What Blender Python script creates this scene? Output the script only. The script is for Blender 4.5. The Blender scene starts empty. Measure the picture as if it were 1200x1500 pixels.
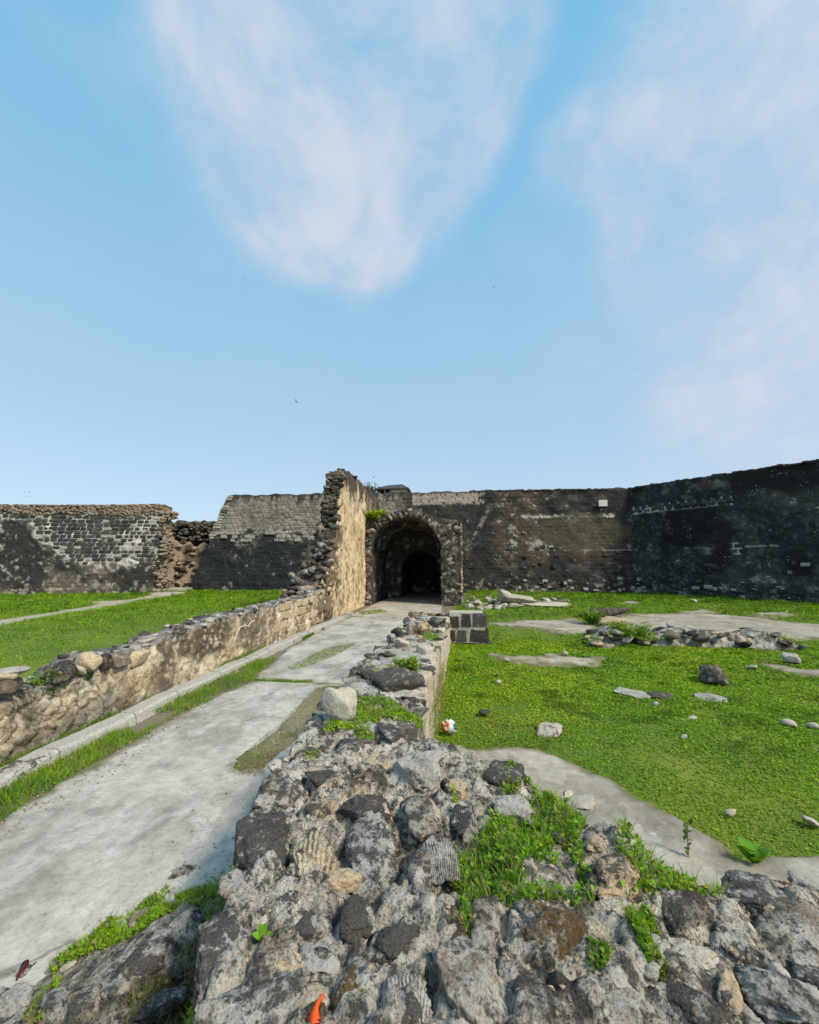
import bpy, bmesh, math, random
import numpy as np
from math import radians as R

# ------------------------------------------------------------------ camera, world, sun
S = bpy.context.scene
F, H = 620.0, 2.2                      # focal length in photo pixels (1200 wide), eye height in metres
PITCH = math.atan(78 / F); YAW = math.atan(80 / math.hypot(F, 78))
cam = bpy.data.cameras.new('camera'); camo = bpy.data.objects.new('camera', cam)
S.collection.objects.link(camo); S.camera = camo
cam.sensor_fit = 'HORIZONTAL'; cam.sensor_width = 36; cam.lens = 36 * F / 1200
cam.clip_start = 0.05; cam.clip_end = 3000
camo.location = (0, 0, H); camo.rotation_euler = (R(90) + PITCH, 0, YAW)

SUN_EL, SUN_TH = R(44), R(30)           # sun stands on the right, a little towards the camera
sdir = np.array([math.cos(SUN_EL) * math.cos(SUN_TH), -math.cos(SUN_EL) * math.sin(SUN_TH), math.sin(SUN_EL)])
sun = bpy.data.lights.new('sun', 'SUN'); suno = bpy.data.objects.new('sun', sun); S.collection.objects.link(suno)
sun.energy = 2.6; sun.angle = R(12.0); sun.color = (1.0, 0.87, 0.69)
from mathutils import Vector, Matrix, Euler
suno.rotation_euler = Vector(sdir).to_track_quat('Z', 'Y').to_euler(); suno.location = (60, -10, 60)
S.view_settings.view_transform = 'Standard'; S.view_settings.look = 'None'
S.view_settings.exposure = 0.7; S.view_settings.gamma = 1; S.view_settings.use_curve_mapping = False

W = bpy.data.worlds.new('World'); S.world = W; W.use_nodes = True
def N(nt, t, **kw):
    n = nt.nodes.new(t)
    ins = kw.pop('ins', {})
    for k, v in kw.items(): setattr(n, k, v)
    for k, v in ins.items():
        if hasattr(v, 'is_output'): nt.links.new(v, n.inputs[k])
        else: n.inputs[k].default_value = v
    return n
def M_(nt, op, a, b=None, c=None, clamp=False):
    n = nt.nodes.new('ShaderNodeMath'); n.operation = op; n.use_clamp = clamp
    for i, v in enumerate((a, b, c)):
        if v is None: continue
        if hasattr(v, 'is_output'): nt.links.new(v, n.inputs[i])
        else: n.inputs[i].default_value = v
    return n.outputs[0]
def MIX(nt, f, a, b, blend='MIX'):
    n = nt.nodes.new('ShaderNodeMix'); n.data_type = 'RGBA'; n.blend_type = blend
    for i, v in ((0, f), (6, a), (7, b)):
        if hasattr(v, 'is_output'): nt.links.new(v, n.inputs[i])
        else: n.inputs[i].default_value = v if i == 0 else (v[0], v[1], v[2], 1)
    return n.outputs[2]
def STEP(nt, v, lo, hi, smooth=True):
    n = nt.nodes.new('ShaderNodeMapRange'); n.interpolation_type = 'SMOOTHSTEP' if smooth else 'LINEAR'
    nt.links.new(v, n.inputs[0]); n.inputs[1].default_value = lo; n.inputs[2].default_value = hi
    return n.outputs[0]

def ray(x, y):
    u = (x - 600) / F; v = -(y - 750) / F
    d = (u, math.cos(PITCH) - v * math.sin(PITCH), math.sin(PITCH) + v * math.cos(PITCH))
    c, s = math.cos(YAW), math.sin(YAW)
    return np.array([d[0] * c - d[1] * s, d[0] * s + d[1] * c, d[2]])
def g(x, y, z=0.0):
    d = ray(x, y); t = (z - H) / d[2]
    return (d[0] * t, d[1] * t)
def gp(pts, z=0.0): return np.array([g(x, y, z) for x, y in pts])
def aty(x, y, Y):
    d = ray(x, y); t = Y / d[1]; return np.array([d[0] * t, Y, H + d[2] * t])
def atx(x, y, X):
    d = ray(x, y); t = X / d[0]; return np.array([X, d[1] * t, H + d[2] * t])

def build_world():
    nt = W.node_tree; nt.nodes.clear()
    out = N(nt, 'ShaderNodeOutputWorld')
    sky = N(nt, 'ShaderNodeTexSky', sky_type='NISHITA', sun_disc=False, sun_elevation=SUN_EL,
            sun_rotation=math.atan2(sdir[0], sdir[1]), air_density=1.0, dust_density=0.6, ozone_density=2.2)
    tc = N(nt, 'ShaderNodeTexCoord'); d = tc.outputs['Generated']
    sep = N(nt, 'ShaderNodeSeparateXYZ', ins={0: d})
    # flat cloud deck coordinates
    zz = M_(nt, 'MAXIMUM', sep.outputs[2], 0.0); zz = M_(nt, 'ADD', zz, 0.22)
    px = M_(nt, 'DIVIDE', sep.outputs[0], zz); py = M_(nt, 'DIVIDE', sep.outputs[1], zz)
    p = N(nt, 'ShaderNodeCombineXYZ', ins={0: px, 1: py}).outputs[0]
    warp = N(nt, 'ShaderNodeTexNoise', ins={'Vector': d, 'Scale': 3.0, 'Detail': 5.0})
    pw = N(nt, 'ShaderNodeVectorMath', operation='MULTIPLY_ADD', ins={0: warp.outputs['Color'], 1: (0.30, 0.30, 0.30), 2: d}).outputs[0]
    fine = N(nt, 'ShaderNodeTexNoise', ins={'Vector': pw, 'Scale': 5.2, 'Detail': 10.0, 'Roughness': 0.58}).outputs['Fac']
    big = N(nt, 'ShaderNodeTexNoise', ins={'Vector': p, 'Scale': 0.7, 'Detail': 2.0}).outputs['Fac']
    # cloud masses: (photo x, y, angular radius in degrees, weight)
    blobs = [(430, 60, 14, .8), (560, 40, 17, 1.0), (655, 60, 10, .6), (470, 200, 14, .9), (560, 200, 13, .8), (510, 330, 9, .95), (560, 370, 5, .5), (440, 280, 10, .6), (640, 140, 9, .5),
             (1100, 90, 15, 1.0), (1180, 250, 18, 1.0), (1010, 220, 9, .7), (1120, 380, 13, .75), (830, 240, 4.5, .55), (1000, 400, 9, .45), (1260, 420, 14, .8), (150, 10, 9, .25), (790, 330, 6, .3), (350, 150, 11, .35), (1150, 540, 15, .5), (930, 480, 13, .25), (1050, 620, 12, .35), (830, 200, 4, .4), (370, 320, 9, .28), (690, 30, 8, .45), (1000, 330, 11, .4)]
    tot = None
    for x, y, r, w in blobs:
        v = ray(x, y); v = v / np.linalg.norm(v)
        dd = N(nt, 'ShaderNodeVectorMath', operation='DOT_PRODUCT', ins={0: d, 1: tuple(v)}).outputs['Value']
        c = STEP(nt, dd, math.cos(R(r * 1.08)), 1.0); c = M_(nt, 'MULTIPLY', c, w * .92)
        tot = c if tot is None else M_(nt, 'ADD', tot, c)
    tot = M_(nt, 'MINIMUM', tot, 0.92)
    # elsewhere in the sky the same kind of broken cloud goes on (away from the view direction)
    back = N(nt, 'ShaderNodeVectorMath', operation='DOT_PRODUCT', ins={0: d, 1: tuple(ray(600, 600) / np.linalg.norm(ray(600, 600)))}).outputs['Value']
    away = STEP(nt, back, 0.62, 0.35)
    rest = M_(nt, 'MULTIPLY', STEP(nt, big, 0.45, 0.62), away)
    tot = M_(nt, 'ADD', tot, M_(nt, 'MULTIPLY', rest, 0.8))
    nf = M_(nt, 'MULTIPLY_ADD', fine, 3.6, -1.75)
    dens = M_(nt, 'ADD', M_(nt, 'MULTIPLY', tot, 1.15), M_(nt, 'MULTIPLY', nf, M_(nt, 'MULTIPLY_ADD', tot, 0.75, 0.12)))
    cl = STEP(nt, dens, -0.25, 1.85)
    # Nishita under a bright tropical haze that pales towards the horizon
    veil = MIX(nt, STEP(nt, sep.outputs[2], 0.80, -0.02, False), (0.80, 2.35, 3.6), (2.65, 3.05, 3.6))
    tint = MIX(nt, 1.0, sky.outputs[0], (0.8, 1.0, 1.0), 'MULTIPLY')
    col = MIX(nt, 0.86, tint, veil)
    ccol = MIX(nt, STEP(nt, fine, 0.35, 0.7), (2.6, 2.88, 3.4), (3.25, 3.3, 3.6))
    col = MIX(nt, M_(nt, 'MULTIPLY', cl, 0.76), col, ccol)
    bg = N(nt, 'ShaderNodeBackground', ins={0: col, 1: 0.14})
    nt.links.new(bg.outputs[0], out.inputs[0])
build_world()

# ------------------------------------------------------------------ helpers
rng = np.random.default_rng(7); random.seed(7)
C = S.collection
K = lambda *c: np.array(c, float)
def _hash(ix, iy, iz):
    h = (ix.astype(np.int64) * 374761393 + iy.astype(np.int64) * 668265263 + iz.astype(np.int64) * 2147483647) & 0xffffffff
    h = ((h ^ (h >> 13)) * 1274126177) & 0xffffffff
    h = (h ^ (h >> 16)) & 0xffffffff
    h = (h * 2246822519) & 0xffffffff
    return ((h ^ (h >> 15)) & 0xffffff) / float(0xffffff)
def vnoise(p):
    """smooth value noise, -1..1"""
    i = np.floor(p).astype(np.int64); f = p - i; f = f * f * f * (f * (f * 6 - 15) + 10)
    r = 0
    for dx in (0, 1):
        wx = f[:, 0] if dx else 1 - f[:, 0]
        for dy in (0, 1):
            wy = f[:, 1] if dy else 1 - f[:, 1]
            for dz in (0, 1):
                wz = f[:, 2] if dz else 1 - f[:, 2]
                r = r + wx * wy * wz * _hash(i[:, 0] + dx, i[:, 1] + dy, i[:, 2] + dz)
    return r * 2 - 1
ROT = np.array([[0.0, 0.8, 0.6], [-0.8, 0.36, -0.48], [-0.6, -0.48, 0.64]])
def fbm(p, scale=1.0, oct=4, seed=0.0, gain=0.5):
    p = np.atleast_2d(p) * scale + np.array([seed * 17.13, seed * 5.7, seed * 9.31]); a = 1.0; s = 0; t = 0
    for _ in range(oct):
        s = s + a * vnoise(p); t += a; a *= gain; p = (p @ ROT) * 2.03
    return s / t * 1.5
def ridged(p, scale=1.0, oct=4, seed=0.0):
    p = np.atleast_2d(p) * scale + seed * 11.7; a = 1.0; s = 0; t = 0
    for _ in range(oct):
        s = s + a * (1 - np.abs(vnoise(p)) * 1.6); t += a; a *= .5; p = (p @ ROT) * 2.05
    return s / t
def worley(p, scale=1.0, seed=0):
    """distance to nearest and second nearest feature point in cells, and a cell id 0..1"""
    p = np.atleast_2d(p) * scale + seed * 3.17; i = np.floor(p).astype(np.int64)
    d1 = np.full(len(p), 9.0); d2 = np.full(len(p), 9.0); idv = np.zeros(len(p))
    for dx in (-1, 0, 1):
        for dy in (-1, 0, 1):
            for dz in (-1, 0, 1):
                c = i + np.array([dx, dy, dz])
                q = np.stack([_hash(c[:, 0], c[:, 1], c[:, 2]), _hash(c[:, 1] + 31, c[:, 2], c[:, 0]), _hash(c[:, 2] + 77, c[:, 0], c[:, 1])], 1) + c
                d = np.linalg.norm(p - q, axis=1)
                n = d < d1
                d2 = np.where(n, d1, np.minimum(d2, d)); idv = np.where(n, _hash(c[:, 0] + 5, c[:, 1] + 9, c[:, 2]), idv); d1 = np.where(n, d, d1)
    return d1, d2, idv
def sstep(a, b, x):
    t = np.clip((x - a) / (b - a), 0, 1); return t * t * (3 - 2 * t)
def mixc(a, b, f): return a + (b - a) * f[:, None]
def inpoly(P, poly):
    x, y = P[:, 0], P[:, 1]; r = np.zeros(len(P), bool); n = len(poly); j = n - 1
    for i in range(n):
        xi, yi = poly[i][0], poly[i][1]; xj, yj = poly[j][0], poly[j][1]
        if yi != yj:
            r ^= ((yi > y) != (yj > y)) & (x < (xj - xi) * (y - yi) / (yj - yi) + xi)
        j = i
    return r
def polydist(P, poly):
    """signed distance, positive inside"""
    d = np.full(len(P), 1e9); n = len(poly)
    for i in range(n):
        a = np.array(poly[i][:2]); b = np.array(poly[(i + 1) % n][:2]); ab = b - a
        t = np.clip(((P - a) @ ab) / (ab @ ab + 1e-12), 0, 1)
        d = np.minimum(d, np.linalg.norm(P - a - t[:, None] * ab, axis=1))
    return np.where(inpoly(P, poly), d, -d)

def mesh(name, V, Fc, mats, col=None, smooth=True):
    V = np.asarray(V, np.float32); Fc = np.asarray(Fc, np.int32)
    me = bpy.data.meshes.new(name); n, k = Fc.shape
    me.vertices.add(len(V)); me.vertices.foreach_set('co', V.ravel())
    me.loops.add(n * k); me.loops.foreach_set('vertex_index', Fc.ravel())
    me.polygons.add(n); me.polygons.foreach_set('loop_start', np.arange(0, n * k, k, dtype=np.int32))
    if smooth: me.polygons.foreach_set('use_smooth', np.ones(n, bool))
    me.update(calc_edges=True)
    for m in (mats if isinstance(mats, (list, tuple)) else [mats]): me.materials.append(m)
    if col is not None:
        a = me.color_attributes.new('Col', 'FLOAT_COLOR', 'POINT')
        c4 = np.ones((len(V), 4), np.float32); c4[:, :3] = col; a.data.foreach_set('color', c4.ravel())
    return me
def obj(name, me, parent=None, loc=(0, 0, 0), rot=(0, 0, 0), scale=(1, 1, 1)):
    o = bpy.data.objects.new(name, me); C.objects.link(o)
    o.location = loc; o.rotation_euler = rot; o.scale = scale
    if parent is not None: o.parent = parent
    return o
def tag(o, label=None, cat=None, group=None, kind=None):
    if label: o['label'] = label
    if cat: o['category'] = cat
    if group: o['group'] = group
    if kind: o['kind'] = kind
    return o
def thing(name, label, cat, group=None, loc=(0, 0, 0)):
    return tag(obj(name, None, loc=loc), label, cat, group)
def grid_faces(ns, nt):
    i = np.arange(ns * nt).reshape(ns, nt)
    return np.stack([i[:-1, :-1], i[1:, :-1], i[1:, 1:], i[:-1, 1:]], -1).reshape(-1, 4)
def grid_normals(G):
    a = np.gradient(G, axis=0); b = np.gradient(G, axis=1); n = np.cross(a, b)
    return n / (np.linalg.norm(n, axis=2, keepdims=True) + 1e-9)

# ------------------------------------------------------------------ materials
def newmat(name):
    m = bpy.data.materials.new(name); m.use_nodes = True; nt = m.node_tree; nt.nodes.clear()
    out = N(nt, 'ShaderNodeOutputMaterial'); b = N(nt, 'ShaderNodeBsdfPrincipled', ins={'Roughness': 0.93, 'Specular IOR Level': 0.25})
    nt.links.new(b.outputs[0], out.inputs[0]); return m, nt, b
def stone_mat(name, base=None, dark=(0.022, 0.02, 0.018), light=(0.46, 0.44, 0.40), damt=0.5, lamt=0.35, sc=9.0, bump=0.5, bdist=0.02, var=0.35, warm=None, rnd=0.25, groove=None, pit=0.55):
    """weathered limestone: base colour (or vertex colour), crusts of black and pale lichen, pits"""
    m, nt, b = newmat(name)
    geo = N(nt, 'ShaderNodeNewGeometry'); P = geo.outputs['Position']
    if base is None: bc = N(nt, 'ShaderNodeVertexColor', layer_name='Col').outputs[0]
    else: bc = N(nt, 'ShaderNodeRGB').outputs[0]; bc.default_value = (*base, 1)
    n1 = N(nt, 'ShaderNodeTexNoise', ins={'Vector': P, 'Scale': sc, 'Detail': 8.0, 'Roughness': 0.68}).outputs['Fac']
    n2 = N(nt, 'ShaderNodeTexNoise', ins={'Vector': P, 'Scale': sc * 3.7, 'Detail': 8.0, 'Roughness': 0.72}).outputs['Fac']
    n3 = N(nt, 'ShaderNodeTexNoise', ins={'Vector': P, 'Scale': sc * 0.45, 'Detail': 4.0}).outputs['Fac']
    v = N(nt, 'ShaderNodeTexVoronoi', ins={'Vector': P, 'Scale': sc * 5.0, 'Randomness': 1.0}).outputs['Distance']
    n4 = N(nt, 'ShaderNodeTexNoise', ins={'Vector': P, 'Scale': sc * 8.5, 'Detail': 5.0, 'Roughness': 0.7}).outputs['Fac']
    # mottling of the stone itself
    mot = M_(nt, 'MULTIPLY_ADD', n2, 2 * var * 1.6, 1 - var * 1.6)
    mot = M_(nt, 'MULTIPLY', mot, M_(nt, 'MULTIPLY_ADD', STEP(nt, n4, 0.34, 0.56), pit, 1.0 - pit * 0.82))
    sc_ = N(nt, 'ShaderNodeVectorMath', operation='SCALE', ins={0: bc, 'Scale': mot}).outputs[0]
    if warm: sc_ = MIX(nt, STEP(nt, n3, 0.48, 0.66), sc_, warm)
    oi = N(nt, 'ShaderNodeObjectInfo').outputs['Random']
    off = M_(nt, 'MULTIPLY_ADD', oi, 0.24 * rnd / 0.25, -0.12 * rnd / 0.25)
    if lamt > 0:
        lm = STEP(nt, M_(nt, 'ADD', M_(nt, 'MULTIPLY_ADD', n2, 0.6, 0.2), M_(nt, 'MULTIPLY', n3, 0.4)), 0.80 - 0.30 * lamt, 0.92 - 0.28 * lamt)
        sc_ = MIX(nt, M_(nt, 'MULTIPLY', lm, 0.8), sc_, light)
    if damt > 0:
        dm = STEP(nt, M_(nt, 'ADD', M_(nt, 'ADD', M_(nt, 'MULTIPLY', n1, 0.60), M_(nt, 'MULTIPLY', n2, 0.40)), off), 0.68 - 0.26 * damt, 0.735 - 0.24 * damt)
        dk = N(nt, 'ShaderNodeVectorMath', operation='SCALE', ins={0: dark, 'Scale': M_(nt, 'MULTIPLY_ADD', STEP(nt, n4, 0.35, 0.68), 3.2, 0.45)}).outputs[0]
        sc_ = MIX(nt, M_(nt, 'MULTIPLY', dm, 0.9), sc_, dk)
    hgt = M_(nt, 'ADD', M_(nt, 'MULTIPLY', n1, 1.0), M_(nt, 'ADD', M_(nt, 'ADD', M_(nt, 'MULTIPLY', n2, 0.55), M_(nt, 'MULTIPLY', n4, 0.30)), M_(nt, 'MULTIPLY', v, 0.25)))
    if groove:
        oc = N(nt, 'ShaderNodeTexCoord').outputs['Object']; q = N(nt, 'ShaderNodeSeparateXYZ', ins={0: oc})
        an = M_(nt, 'ARCTAN2', q.outputs[0], M_(nt, 'ADD', q.outputs[1], 2.6))
        w = M_(nt, 'SINE', M_(nt, 'ADD', M_(nt, 'MULTIPLY', an, groove), M_(nt, 'MULTIPLY', n1, 16.0)))
        gm = M_(nt, 'MULTIPLY', STEP(nt, M_(nt, 'ADD', w, M_(nt, 'MULTIPLY_ADD', n2, 3.0, -1.5)), 0.2, -1.1), STEP(nt, n1, 0.36, 0.58))
        sc_ = MIX(nt, M_(nt, 'MULTIPLY', gm, 0.75), sc_, (0.05, 0.03, 0.027))
        hgt = M_(nt, 'ADD', hgt, M_(nt, 'MULTIPLY', gm, -0.8))
    bp = N(nt, 'ShaderNodeBump', ins={'Strength': bump, 'Distance': bdist, 'Height': hgt})
    nt.links.new(sc_, b.inputs['Base Color']); nt.links.new(bp.outputs[0], b.inputs['Normal'])
    return m
def leaf_mat(name, trans=0.35):
    m = bpy.data.materials.new(name); m.use_nodes = True; nt = m.node_tree; nt.nodes.clear()
    out = N(nt, 'ShaderNodeOutputMaterial'); c = N(nt, 'ShaderNodeVertexColor', layer_name='Col').outputs[0]
    d = N(nt, 'ShaderNodeBsdfPrincipled', ins={'Base Color': c, 'Roughness': 0.6, 'Specular IOR Level': 0.25})
    t = N(nt, 'ShaderNodeBsdfTranslucent', ins={'Color': MIX(nt, 1.0, c, (1.25, 1.1, 0.5), 'MULTIPLY')})
    mx = N(nt, 'ShaderNodeMixShader', ins={0: trans, 1: d.outputs[0], 2: t.outputs[0]})
    nt.links.new(mx.outputs[0], out.inputs[0]); return m
def plain(name, col, rough=0.7):
    m, nt, b = newmat(name)
    P = N(nt, 'ShaderNodeNewGeometry').outputs['Position']
    n = N(nt, 'ShaderNodeTexNoise', ins={'Vector': P, 'Scale': 24.0, 'Detail': 5.0}).outputs['Fac']
    nt.links.new(MIX(nt, n, [c * 0.75 for c in col], [min(1, c * 1.2) for c in col]), b.inputs['Base Color']); b.inputs['Roughness'].default_value = rough
    return m

MT = {}
MT['attr'] = stone_mat('stone_painted_by_weather', None, damt=0.18, lamt=0.12, sc=2.2, bump=0.7, bdist=0.06, var=0.3)
MT['plaster'] = stone_mat('eroded_plaster', None, damt=0.22, lamt=0.08, sc=5.0, bump=0.7, bdist=0.035, var=0.28, dark=(0.06, 0.045, 0.03))
MT['mortar'] = stone_mat('old_lime_mortar', None, damt=0.47, lamt=0.48, sc=12.0, bump=1.0, bdist=0.026, var=0.6, pit=.95, light=(0.60, 0.57, 0.51))
MT['dark'] = stone_mat('black_lichen_stone', (0.24, 0.19, 0.135), damt=0.92, lamt=0.60, sc=13, bump=1.0, bdist=0.016)
MT['grey'] = stone_mat('grey_lichen_stone', (0.29, 0.275, 0.25), damt=0.74, lamt=0.60, sc=12, bump=1.0, bdist=0.018)
MT['pale'] = stone_mat('pale_limestone', (0.45, 0.40, 0.32), damt=0.36, lamt=0.4, sc=12, bump=0.7, bdist=0.010)
MT['tan'] = stone_mat('tan_coral_stone', (0.45, 0.34, 0.22), damt=0.40, lamt=0.3, sc=9, bump=0.9, bdist=0.016)
MT['brown'] = stone_mat('brown_mossy_stone', (0.13, 0.08, 0.035), damt=0.58, lamt=0.38, sc=14, bump=1.0, bdist=0.016, warm=(0.10, 0.075, 0.02))
MT['fan'] = stone_mat('fan_coral_stone', (0.33, 0.31, 0.275), damt=0.45, lamt=0.4, sc=12, bump=0.9, bdist=0.012, groove=130)
MT['fantan'] = stone_mat('tan_fan_coral_stone', (0.43, 0.36, 0.25), damt=0.42, lamt=0.3, sc=12, bump=0.9, bdist=0.012, groove=85)
MT['block'] = stone_mat('black_stained_block', (0.075, 0.07, 0.064), damt=0.66, lamt=0.16, sc=3.0, bump=0.6, bdist=0.03, rnd=0.6, light=(0.34, 0.33, 0.31))
MT['blockpale'] = stone_mat('pale_block', (0.36, 0.33, 0.28), damt=0.30, lamt=0.25, sc=3.0, bump=0.6, bdist=0.03, rnd=0.5)
MT['rubble'] = stone_mat('reddish_rubble', (0.30, 0.235, 0.18), damt=0.52, lamt=0.25, sc=3.5, bump=0.7, bdist=0.03, rnd=0.6)
MT['rubdark'] = stone_mat('dark_rubble', (0.16, 0.13, 0.10), damt=0.66, lamt=0.25, sc=4.0, bump=0.9, bdist=0.035, rnd=0.5)
MT['tanblock'] = stone_mat('tan_plastered_block', (0.50, 0.40, 0.265), damt=0.36, lamt=0.1, sc=5.0, bump=0.7, bdist=0.025, dark=(0.07, 0.05, 0.03), rnd=0.3)
MT['conc'] = stone_mat('worn_concrete', None, damt=0.10, lamt=0.12, sc=4.0, bump=0.22, bdist=0.006, var=0.12, pit=.22, dark=(0.13, 0.125, 0.115), light=(0.56, 0.55, 0.52))
MT['kerb'] = stone_mat('kerb_stone', (0.42, 0.40, 0.36), damt=0.24, lamt=0.2, sc=6, bump=0.5, bdist=0.012)
MT['leaf'] = leaf_mat('leaf_green', 0.34)
MT['soil'] = stone_mat('turf_soil', None, damt=0.12, lamt=0.0, sc=5, bump=0.5, bdist=0.02, dark=(0.05, 0.045, 0.02), var=0.35)
MT['twig'] = plain('dry_twig', (0.16, 0.11, 0.07))

# ------------------------------------------------------------------ stones
_ico = {}
def ico(sub):
    if sub not in _ico:
        bm = bmesh.new(); bmesh.ops.create_icosphere(bm, subdivisions=sub, radius=1.0)
        _ico[sub] = (np.array([v.co[:] for v in bm.verts]), np.array([[v.index for v in f.verts] for f in bm.faces])); bm.free()
    return _ico[sub]
def rock_mesh(name, seed, sub, mat, box=0.5, rough=1.0, fan=False, smooth=True):
    V, Fc = ico(sub); n = V / np.linalg.norm(V, axis=1, keepdims=True)
    p = 2 + box * 5; r = (np.abs(n) ** p).sum(1) ** (-1 / p)
    r = r * (1 + rough * (0.26 * fbm(n, 1.1, 2, seed) + 0.13 * fbm(n, 2.7, 3, seed + 3)))
    if sub >= 4:
        d1, d2, _ = worley(n, 7.0, seed); r = r * (1 - 0.05 * rough * np.exp(-(d1 / 0.28) ** 2))
    P = n * r[:, None]
    rs = np.random.default_rng(int(seed) + 1000)
    for _ in range(15):                 # fracture planes
        q = rs.normal(0, 1, 3); q /= np.linalg.norm(q); h = rs.uniform(.56, .92) * (1 if sub > 2 else .90) * (P @ q).max(); e = np.clip(P @ q - h, 0, None); P = P - q * (e * .88)[:, None]
    if sub >= 3: P = P * (1 + rough * (0.085 * ridged(n, 4.5, 4, seed + 5) - .05 + 0.05 * fbm(n, 11, 3, seed)))[:, None]
    if fan:
        an = np.arctan2(P[:, 0], P[:, 1] + 2.6); w = np.sin(an * 130 + 4 * fbm(n, 2, 3, seed))
        P = P * (1 + 0.007 * w)[:, None]
    P = P / np.abs(P).max(0)
    return mesh(name, P, Fc, mat, smooth=smooth and sub > 2)
ROCKS = {}
def rock_lib(kind, sub, k=6, box=0.55):
    key = (kind, sub)
    if key not in ROCKS: ROCKS[key] = [rock_mesh('stone_' + kind, 10 * i + sub + len(kind), sub, MT[kind], box=box * (0.6 + 0.15 * i)) for i in range(k)]
    return random.choice(ROCKS[key])
def put_rock(name, kind, sub, loc, size, parent=None, tilt=0.3, rz=None):
    return obj(name, rock_lib(kind, sub), parent, loc, (random.uniform(-tilt, tilt), random.uniform(-tilt, tilt), random.uniform(0, 6.28) if rz is None else rz), size)

def block_mesh(name, mat, seed, ch=0.10, rough=0.05):
    """dressed block, unit cube centred, chamfered and worn front (-Y)"""
    bm = bmesh.new(); bmesh.ops.create_cube(bm, size=1.0)
    bmesh.ops.bevel(bm, geom=list(bm.edges), offset=ch, segments=1, affect='EDGES')
    r = random.Random(seed)
    for v in bm.verts: v.co += Vector([r.uniform(-rough, rough) for _ in range(3)])
    me = bpy.data.meshes.new(name); bm.to_mesh(me); bm.free(); me.materials.append(mat); return me
def block_lib(kind, k=6):
    key = ('block', kind)
    if key not in ROCKS: ROCKS[key] = [block_mesh('block_' + kind, MT[kind], i) for i in range(k)]
    return random.choice(ROCKS[key])
def join_boxes(name, items, mat, parent, jit=0.05):
    """many small blocks/stones as one 'stuff' part; items: (centre, size, rotz)"""
    V0, F0 = ico(1); V = []; Fc = []; k = 0
    for i, (c, s, rz) in enumerate(items):
        n = V0; r = (np.abs(n) ** 5).sum(1) ** (-1 / 5) * (1 + jit * 3 * rng.uniform(-1, 1, len(n)))
        P = n * r[:, None] * (np.array(s) / 2)
        cz, sz = math.cos(rz), math.sin(rz)
        P = np.stack([P[:, 0] * cz - P[:, 1] * sz, P[:, 0] * sz + P[:, 1] * cz, P[:, 2]], 1) + np.array(c)
        V.append(P); Fc.append(F0 + k); k += len(P)
    o = obj(name, mesh(name, np.concatenate(V), np.concatenate(Fc), mat, smooth=False), parent); o['kind'] = 'stuff'; return o

# ------------------------------------------------------------------ leaves and grass (numpy)
def blades(P, h, w, lean, col, az=None):
    """bent grass blades: 5 verts, 3 tris each"""
    n = len(P); az = rng.uniform(0, 2 * np.pi, n) if az is None else az
    a2 = rng.uniform(0, 2 * np.pi, n)
    L = np.stack([np.cos(a2), np.sin(a2), np.zeros(n)], 1) * (lean * h * rng.uniform(0.3, 1.2, n))[:, None]
    T = np.stack([np.cos(az), np.sin(az), np.zeros(n)], 1) * (w * 0.5)[:, None]
    Z = np.array([0, 0, 1.0]); up = (h * rng.uniform(0.6, 1.1, n))[:, None] * Z
    V = np.stack([P - T, P + T, P + up * 0.6 + L * 0.35 + T * 0.8, P + up * 0.6 + L * 0.35 - T * 0.8, P + up + L], 1).reshape(-1, 3)
    b = (np.arange(n) * 5)[:, None]
    Fc = np.concatenate([b + [0, 1, 2], b + [0, 2, 3], b + [3, 2, 4]])
    return V, Fc, np.repeat(col, 5, 0)
def leaves(P, size, tilt, col):
    """small flat leaves: folded diamonds, 4 verts, 2 tris"""
    n = len(P); az = rng.uniform(0, 2 * np.pi, n); ti = rng.normal(0, 1, n) * tilt
    f = np.stack([np.cos(az) * np.cos(ti), np.sin(az) * np.cos(ti), np.sin(ti)], 1)
    s = np.stack([-np.sin(az), np.cos(az), rng.normal(0, .25, n)], 1)
    f *= size[:, None]; s *= (size * rng.uniform(0.3, 0.5, n))[:, None]
    V = np.stack([P - f * .5, P + s + f * .08 + [0, 0, .1] * size[:, None], P + f * .5, P - s + f * .08 + [0, 0, .1] * size[:, None]], 1).reshape(-1, 3)
    b = (np.arange(n) * 4)[:, None]
    return V, np.concatenate([b + [0, 1, 2], b + [0, 2, 3]]), np.repeat(col, 4, 0)
def cat(*parts):
    k = 0; Vs = []; Fs = []; Cs = []
    for V, Fc, c in parts: Vs.append(V); Fs.append(Fc + k); Cs.append(c); k += len(V)
    return np.concatenate(Vs), np.concatenate(Fs), np.concatenate(Cs)
G_YEL = np.array([0.34, 0.47, 0.018]); G_MID = np.array([0.17, 0.345, 0.012]); G_DEEP = np.array([0.055, 0.165, 0.012]); G_DRY = np.array([0.30, 0.27, 0.10])
def greens(P, yel=0.35, dry=0.03, sc=0.7, seed=3):
    n = len(P); a = fbm(P, sc, 3, seed) * .5 + fbm(P, sc * 5, 2, seed + 1) * .28 + rng.normal(0, .32, n)
    c = mixc(np.tile(G_DEEP, (n, 1)), G_MID, sstep(-.75, 0.0, a + yel)); c = mixc(c, G_YEL, sstep(0.0, 1.0, a + yel - .1))
    d = rng.random(n) < dry * (1 + 2 * (fbm(P, sc * 2, 2, seed + 7) > .2)); c[d] = G_DRY * rng.uniform(.6, 1.1, (d.sum(), 1))
    return c * rng.uniform(.8, 1.2, (n, 1))
def stuff(name, parts, label, cat_='grass', parent=None):
    V, Fc, c = cat(*parts); o = obj(name, mesh(name, V, Fc, MT['leaf'], c, smooth=False), parent)
    tag(o, label if parent is None else None, cat_ if parent is None else None, kind='stuff'); return o

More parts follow.
